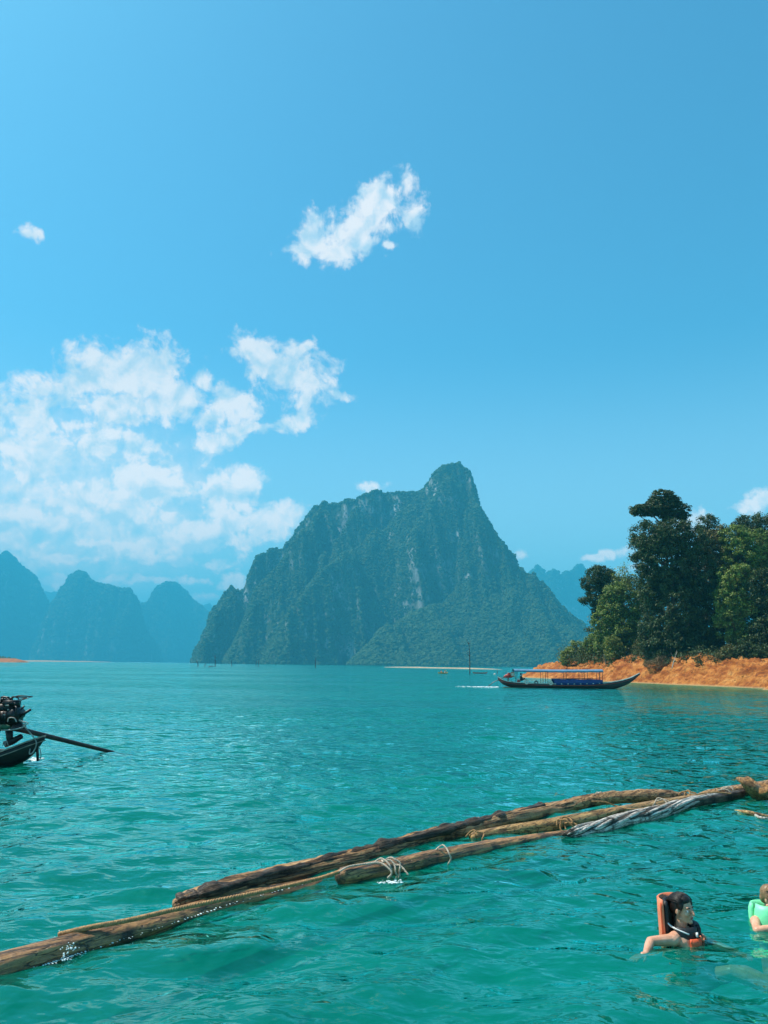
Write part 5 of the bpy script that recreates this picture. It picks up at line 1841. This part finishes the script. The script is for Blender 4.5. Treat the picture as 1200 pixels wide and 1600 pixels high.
def rope_geo(pts, rad, n=None, pitch=0.07):
    pts = np.array([tuple(p) for p in pts])
    L = np.linalg.norm(np.diff(pts, axis=0), axis=1).sum()
    n = int(L / 0.014) + 8
    c = spline(pts, n)
    tg = np.gradient(c, axis=0); tg /= np.linalg.norm(tg, axis=1)[:, None] + 1e-9
    up = np.array([0, 0, 1.0])
    sd_ = np.cross(tg, up + np.array([0.01, 0.02, 0])); sd_ /= np.linalg.norm(sd_, axis=1)[:, None] + 1e-9
    uu = np.cross(sd_, tg)
    s = np.linspace(0, L, n)
    g = G()
    for k in range(3):
        ph = 2 * math.pi * (s / pitch + k / 3)
        g.tube(c + rad * 0.5 * (np.cos(ph)[:, None] * sd_ + np.sin(ph)[:, None] * uu), rad * 0.58, 5)
    return g


def build_logs():
    M['log_wet'] = mat_wood('wet_log', (0.50, 0.245, 0.085), (0.29, 0.13, 0.042), (0.035, 0.02, 0.012), 0.7)
    M['log_dry'] = mat_wood('dry_log', (0.56, 0.32, 0.145), (0.33, 0.165, 0.068), (0.025, 0.016, 0.011), 0.3)
    M['log_tan'] = mat_wood('tan_log', (0.56, 0.33, 0.125), (0.40, 0.21, 0.07), (0.06, 0.035, 0.02), 0.4)
    M['drift_grey'] = mat_wood('bleached_driftwood', (0.80, 0.70, 0.61), (0.58, 0.48, 0.40), (0.03, 0.02, 0.015), 0.3, 1.6)
    M['stump'] = mat_wood('orange_splintered_wood', (0.58, 0.30, 0.11), (0.34, 0.16, 0.06), (0.06, 0.035, 0.02), 0.3, 1.4)
    M['bark_dark'] = mat_wood('dark_split_bark', (0.16, 0.10, 0.06), (0.06, 0.038, 0.025), (0.012, 0.009, 0.007), 0.3, 1.5)
    M['rope'] = mat_simple('old_brown_rope', (0.50, 0.27, 0.11), 0.85, var=0.35, scale=30)
    M['rope_pale'] = mat_simple('pale_frayed_rope', (0.62, 0.50, 0.38), 0.85, var=0.3, scale=30)
    _, S1 = log('log', 'nearest thick wet log running in from the lower left corner', [(-170, 1562, 0.02, 0.17), (-60, 1530, 0.02, 0.17), (0, 1514, 0.03, 0.165), (60, 1496, 0.03, 0.165), (120, 1478, 0.03, 0.155), (200, 1456, 0.01, 0.15),
        (270, 1436, 0.0, 0.145), (340, 1417, -0.02, 0.13), (420, 1398, -0.04, 0.12), (490, 1384, -0.06, 0.105), (535, 1374, -0.09, 0.08)], M['log_wet'], 1, amp=0.2)
    log('log', 'long log with a dark ragged split crest behind the brown rope', [(272, 1414, 0.06, 0.05), (300, 1408, 0.06, 0.12), (350, 1396, 0.05, 0.14), (420, 1377, 0.04, 0.14), (500, 1357, 0.04, 0.14), (560, 1343, 0.03, 0.135), (620, 1326, 0.03, 0.135),
        (680, 1309, 0.03, 0.13), (740, 1295, 0.05, 0.13), (800, 1281, 0.06, 0.13), (860, 1267, 0.06, 0.125), (910, 1255, 0.09, 0.12), (950, 1247, 0.14, 0.12), (1000, 1244, 0.13, 0.12), (1045, 1244, 0.08, 0.11), (1075, 1244, 0.0, 0.06)],
        M['log_dry'], 2, ragged=0.6, amp=0.18)
    ragged_log = [o for o in bpy.data.objects if o.get('label', '').startswith('long log with a dark')][0]
    S2 = [W(px, py, z) for px, py, z in ((276, 1408, 0.09), (330, 1394, 0.12), (420, 1369, 0.12), (520, 1344, 0.10), (600, 1322, 0.11), (700, 1296, 0.13), (780, 1276, 0.14), (850, 1261, 0.13))]
    S2 = spline([(p.x, p.y, p.z) for p in S2], 240)
    rr = 0.012 + 0.06 * np.abs(fbm(np.linspace(0, 14, 240), 0, 0, 3, 88)) + 0.02
    rr[0] = rr[-1] = 0.01
    G().tube(S2, rr, 14, disp=log_disp(90, ragged=0.9, amp=0.6)).obj('bark_crest', M['bark_dark'], ragged_log, world=True)
    log('log', 'short blunt ended log bound with pale rope at the middle of the boom', [(531, 1369, 0.05, 0.09), (538, 1368, 0.05, 0.125), (580, 1362, 0.03, 0.135), (620, 1355, 0.01, 0.13), (660, 1345, 0.03, 0.125), (700, 1336, 0.03, 0.12), (750, 1327, 0.0, 0.115),
        (800, 1319, -0.03, 0.11), (860, 1310, -0.05, 0.10), (900, 1303, -0.08, 0.08)], M['log_wet'], 3, ragged=0.15, amp=0.16)
    log('log', 'smooth tan log lying between the ragged log and the twisted driftwood', [(738, 1309, 0.03, 0.06), (746, 1307, 0.03, 0.10), (800, 1298, 0.02, 0.12), (860, 1289, 0.04, 0.13), (920, 1278, 0.04, 0.13), (980, 1266, 0.05, 0.12), (1040, 1255, 0.05, 0.11), (1100, 1245, 0.04, 0.10)],
        M['log_tan'], 4, amp=0.10)
    dw, SD = log('driftwood', 'twisted bleached grey driftwood trunk with deep spiral grooves', [(878, 1304, 0.04, 0.02), (900, 1299, 0.06, 0.07), (940, 1289, 0.07, 0.11), (985, 1277, 0.09, 0.12), (1030, 1267, 0.08, 0.12), (1075, 1254, 0.10, 0.11), (1120, 1247, 0.06, 0.11), (1160, 1239, 0.05, 0.10)],
        M['bark_dark'], 5, seg=24, amp=0.15, cat='driftwood')
    n_ = len(SD)
    tt = np.linspace(0, 1, n_)
    tg = np.gradient(SD[:, :3], axis=0)
    tg /= np.linalg.norm(tg, axis=1)[:, None]
    sx_ = np.cross(tg, np.array([0, 0, 1.0])); sx_ /= np.linalg.norm(sx_, axis=1)[:, None]
    uz_ = np.cross(sx_, tg)
    rs_ = np.random.default_rng(14)
    for k in range(9):
        t0, t1 = max(0, rs_.uniform(-0.06, 0.10)), min(1, rs_.uniform(0.72, 1.05))
        a_, b_ = int(t0 * (n_ - 1)), int(t1 * (n_ - 1))
        q = slice(a_, b_)
        u = np.linspace(0, 1, b_ - a_)
        ph = k * 2 * math.pi / 9 + 2 * math.pi * tt[q] * 1.35 + 0.35 * np.sin(tt[q] * 9 + k * 1.7)
        off = (SD[q, 3] * 0.74 * 0.86 + 0.012 + 0.012 * np.sin(tt[q] * 14 + k))[:, None]
        path = SD[q, :3] + off * (np.cos(ph)[:, None] * sx_[q] + np.sin(ph)[:, None] * uz_[q])
        rad_ = (0.030 + 0.014 * rs_.random()) * np.clip(np.minimum(u / 0.12, (1 - u) / 0.15), 0.12, 1) ** 0.7 * (0.5 + 0.6 * np.clip(SD[q, 3] / 0.11, 0, 1))
        G().tube(path, rad_, 10, disp=log_disp(60 + k, amp=0.22)).obj('strand', M['drift_grey'], dw, world=True)
    log('log', 'dark log leaving at the right edge beneath the splintered stump', [(1085, 1247, 0.0, 0.06), (1110, 1242, 0.04, 0.12), (1150, 1236, 0.07, 0.14), (1200, 1229, 0.10, 0.16), (1260, 1222, 0.10, 0.17), (1330, 1214, 0.08, 0.17)], M['log_dry'], 6, ragged=0.2, amp=0.16)
    # stump: knot of splintered arms
    s0 = W(1182, 1240, 0.08)
    root = empty('stump', s0, label='splintered orange brown stump sticking up at the right edge', cat='stump')
    def arm(name, pts, rad, seed):
        rad = [v * 0.8 for v in rad]
        S = spline([tuple(W(px, py, z)) for px, py, z in pts], 26)
        G().tube(S, np.interp(np.linspace(0, 1, 26), np.linspace(0, 1, len(rad)), rad), 20, disp=log_disp(seed, ragged=0.3, lobes=5, twist=1.0, amp=0.25)).obj(name, M['stump'], root, world=True)
    arm('trunk', [(1168, 1232, 0.14), (1185, 1240, 0.06), (1215, 1247, 0.0)], [0.09, 0.17, 0.19], 21)
    arm('arm', [(1153, 1217, 0.34), (1162, 1221, 0.33), (1176, 1233, 0.20), (1192, 1243, 0.05)], [0.04, 0.09, 0.12, 0.13], 22)
    arm('arm', [(1166, 1214, 0.32), (1172, 1220, 0.28), (1184, 1232, 0.16)], [0.03, 0.055, 0.08], 23)
    arm('arm', [(1190, 1238, 0.18), (1204, 1234, 0.28), (1220, 1232, 0.34)], [0.08, 0.06, 0.03], 24)
    # ropes
    def rope(label, pts, rad=0.016, mat='rope', cat='rope'):
        P = [W(px, py, z * 0.8) for px, py, z in pts]
        o = rope_geo(P, rad).obj('rope', M[mat], None, world=True)
        return tag(o, label, cat, 'ropes of the log boom')
    rope('long brown rope stretched along the nearest wet log', [(92, 1460, 0.17), (140, 1449, 0.20), (200, 1438, 0.19), (260, 1424, 0.19), (330, 1409, 0.17), (400, 1395, 0.15), (450, 1384, 0.13), (500, 1372, 0.13), (530, 1362, 0.16)], 0.022)
    rope('thin pale rope rising over the blunt end of the short log', [(528, 1363, 0.16), (545, 1354, 0.19), (570, 1350, 0.19), (592, 1348, 0.20), (604, 1354, 0.17), (612, 1364, 0.10), (606, 1372, 0.02)], 0.012, 'rope_pale')

    def lash(label, px, py, dx, h, turns, rad, mat='rope_pale', seed=0, tail=True):
        """turns of rope round a log, then a loose end"""
        r = np.random.default_rng(seed)
        h = h * 0.78
        a = W(px, py, 0.05)
        b = W(px + dx, py - dx * 0.23, 0.05)
        ax = (b - a).normalized()
        sd_ = Vector((-ax.y, ax.x, 0))
        pts = []
        n = turns * 10
        for i in range(n + 1):
            t = i / n
            an = 2 * math.pi * turns * t
            w = 1 + 0.1 * r.normal()
            pts.append(a.lerp(b, t) + ax * r.normal() * 0.02 + (sd_ * math.cos(an) + Vector((0, 0, 1)) * math.sin(an)) * h * w)
        if tail:
            pts.append(pts[-1] - sd_ * 0.10 + Vector((0.06, 0, 0.02)))
            pts.append(pts[-1] - sd_ * 0.12 + Vector((0.02, 0, -0.08)))
        o = rope_geo(pts, rad).obj('lashing', M[mat], None, world=True)
        tag(o, label, 'rope', 'lashings of the log boom')
    lash('messy pale lashing round the blunt ended short log', 596, 1361, 22, 0.155, 3, 0.011, seed=1)
    lash('single pale loop round the short log right of the messy lashing', 692, 1339, 3, 0.145, 1, 0.011, seed=2, tail=False)
    lash('brown loop round the left end of the tan log', 742, 1309, 6, 0.13, 1, 0.011, 'rope', seed=3, tail=False)
    lash('knotted lashing at the tip of the twisted driftwood', 880, 1292, 12, 0.15, 2, 0.013, 'rope', seed=4)
    lash('loop of rope round the raised far part of the ragged log', 936, 1250, 8, 0.15, 2, 0.011, seed=5)
    lash('lashing round the middle of the twisted driftwood', 1030, 1263, 8, 0.185, 2, 0.010, seed=6)
    lash('knot joining the ragged log and the tan log', 1070, 1247, 14, 0.15, 2, 0.014, 'rope', seed=7)
    lash('tangled lashing with hanging ends left of the splintered stump', 1128, 1242, 14, 0.15, 3, 0.013, seed=8)
    rope('slack rope running from the raised ragged log to the tan log', [(925, 1252, 0.27), (945, 1253, 0.24), (965, 1260, 0.12), (990, 1264, 0.16), (1030, 1258, 0.19), (1070, 1248, 0.2)], 0.011)
    rope('taut rope running along the top of the dark far log', [(1070, 1246, 0.22), (1095, 1240, 0.22), (1120, 1238, 0.22), (1142, 1240, 0.20)], 0.012)
    # sunken branch between the swimmers and the boom, and a thin sheet of net by the near log
    root = empty('sunken_branch', W(1175, 1272, 0), label='pale brown branch barely breaking the surface below the stump', cat='branch')
    G().tube(spline([W(1145, 1268, -0.02), W(1165, 1269, 0.02), W(1185, 1273, 0.01), W(1215, 1280, -0.03)], 20), [0.01] + [0.035] * 18 + [0.02], 10, disp=log_disp(31)).obj('stem', M['log_tan'], root, world=True)
    G().tube(spline([W(1178, 1272, 0.0), W(1190, 1278, 0.02), W(1215, 1279, 0.0)], 12), 0.022, 8, disp=log_disp(32)).obj('fork', M['drift_grey'], root, world=True)
    # foam beads where water laps the near log
    r = np.random.default_rng(6)
    g = G()
    for k in range(200):
        i_ = int((0.24 + 0.72 * r.random()) * (len(S1) - 2)) if r.random() < 0.75 else int((0.30 + 0.10 * r.random()) * (len(S1) - 2))
        a_, b_ = S1[i_], S1[i_ + 1]
        nx_, ny_ = (b_[1] - a_[1]), -(b_[0] - a_[0])
        ln_ = math.hypot(nx_, ny_)
        off = math.sqrt(max(a_[3] ** 2 - a_[2] ** 2, 0.0004)) * 1.03 + abs(r.normal()) * 0.02
        s = 0.003 + 0.007 * r.random() ** 3
        g.ball((a_[0] + nx_ / ln_ * off, a_[1] + ny_ / ln_ * off, 0.012), (s * 1.3, s, s * 0.7), 6, 4)
    for k in range(120):  # white beads for foam and for bright sparkles of light beside the log
        p = W(100 + r.normal() * 9, 1495 + r.normal() * 9, 0.0)
        s = 0.003 + 0.006 * r.random() ** 2
        dd = p - W(100, 1480, 0)
        g.ball((p.x, p.y, max(0.01, 0.12 - abs(r.normal()) * 0.08)), (s, s, s), 6, 4)
    for k in range(60):
        p = W(610 + r.normal() * 10, 1378 + r.normal() * 1.5, 0.01)
        s = 0.004 + 0.008 * r.random() ** 2
        g.ball(p, (s * 1.5, s, s * 0.5), 6, 4)
    tag(g.obj('foam', M['foam'], world=False), kind='stuff')


M['foam'] = mat_simple('white_foam', (0.80, 0.86, 0.86), 0.5, var=0.05)
build_people_materials()
build_trees()
build_tour_boat()
build_near_boat()
build_far_things()
build_kayaks()
build_logs()
build_swimmer_one()
build_swimmer_two()
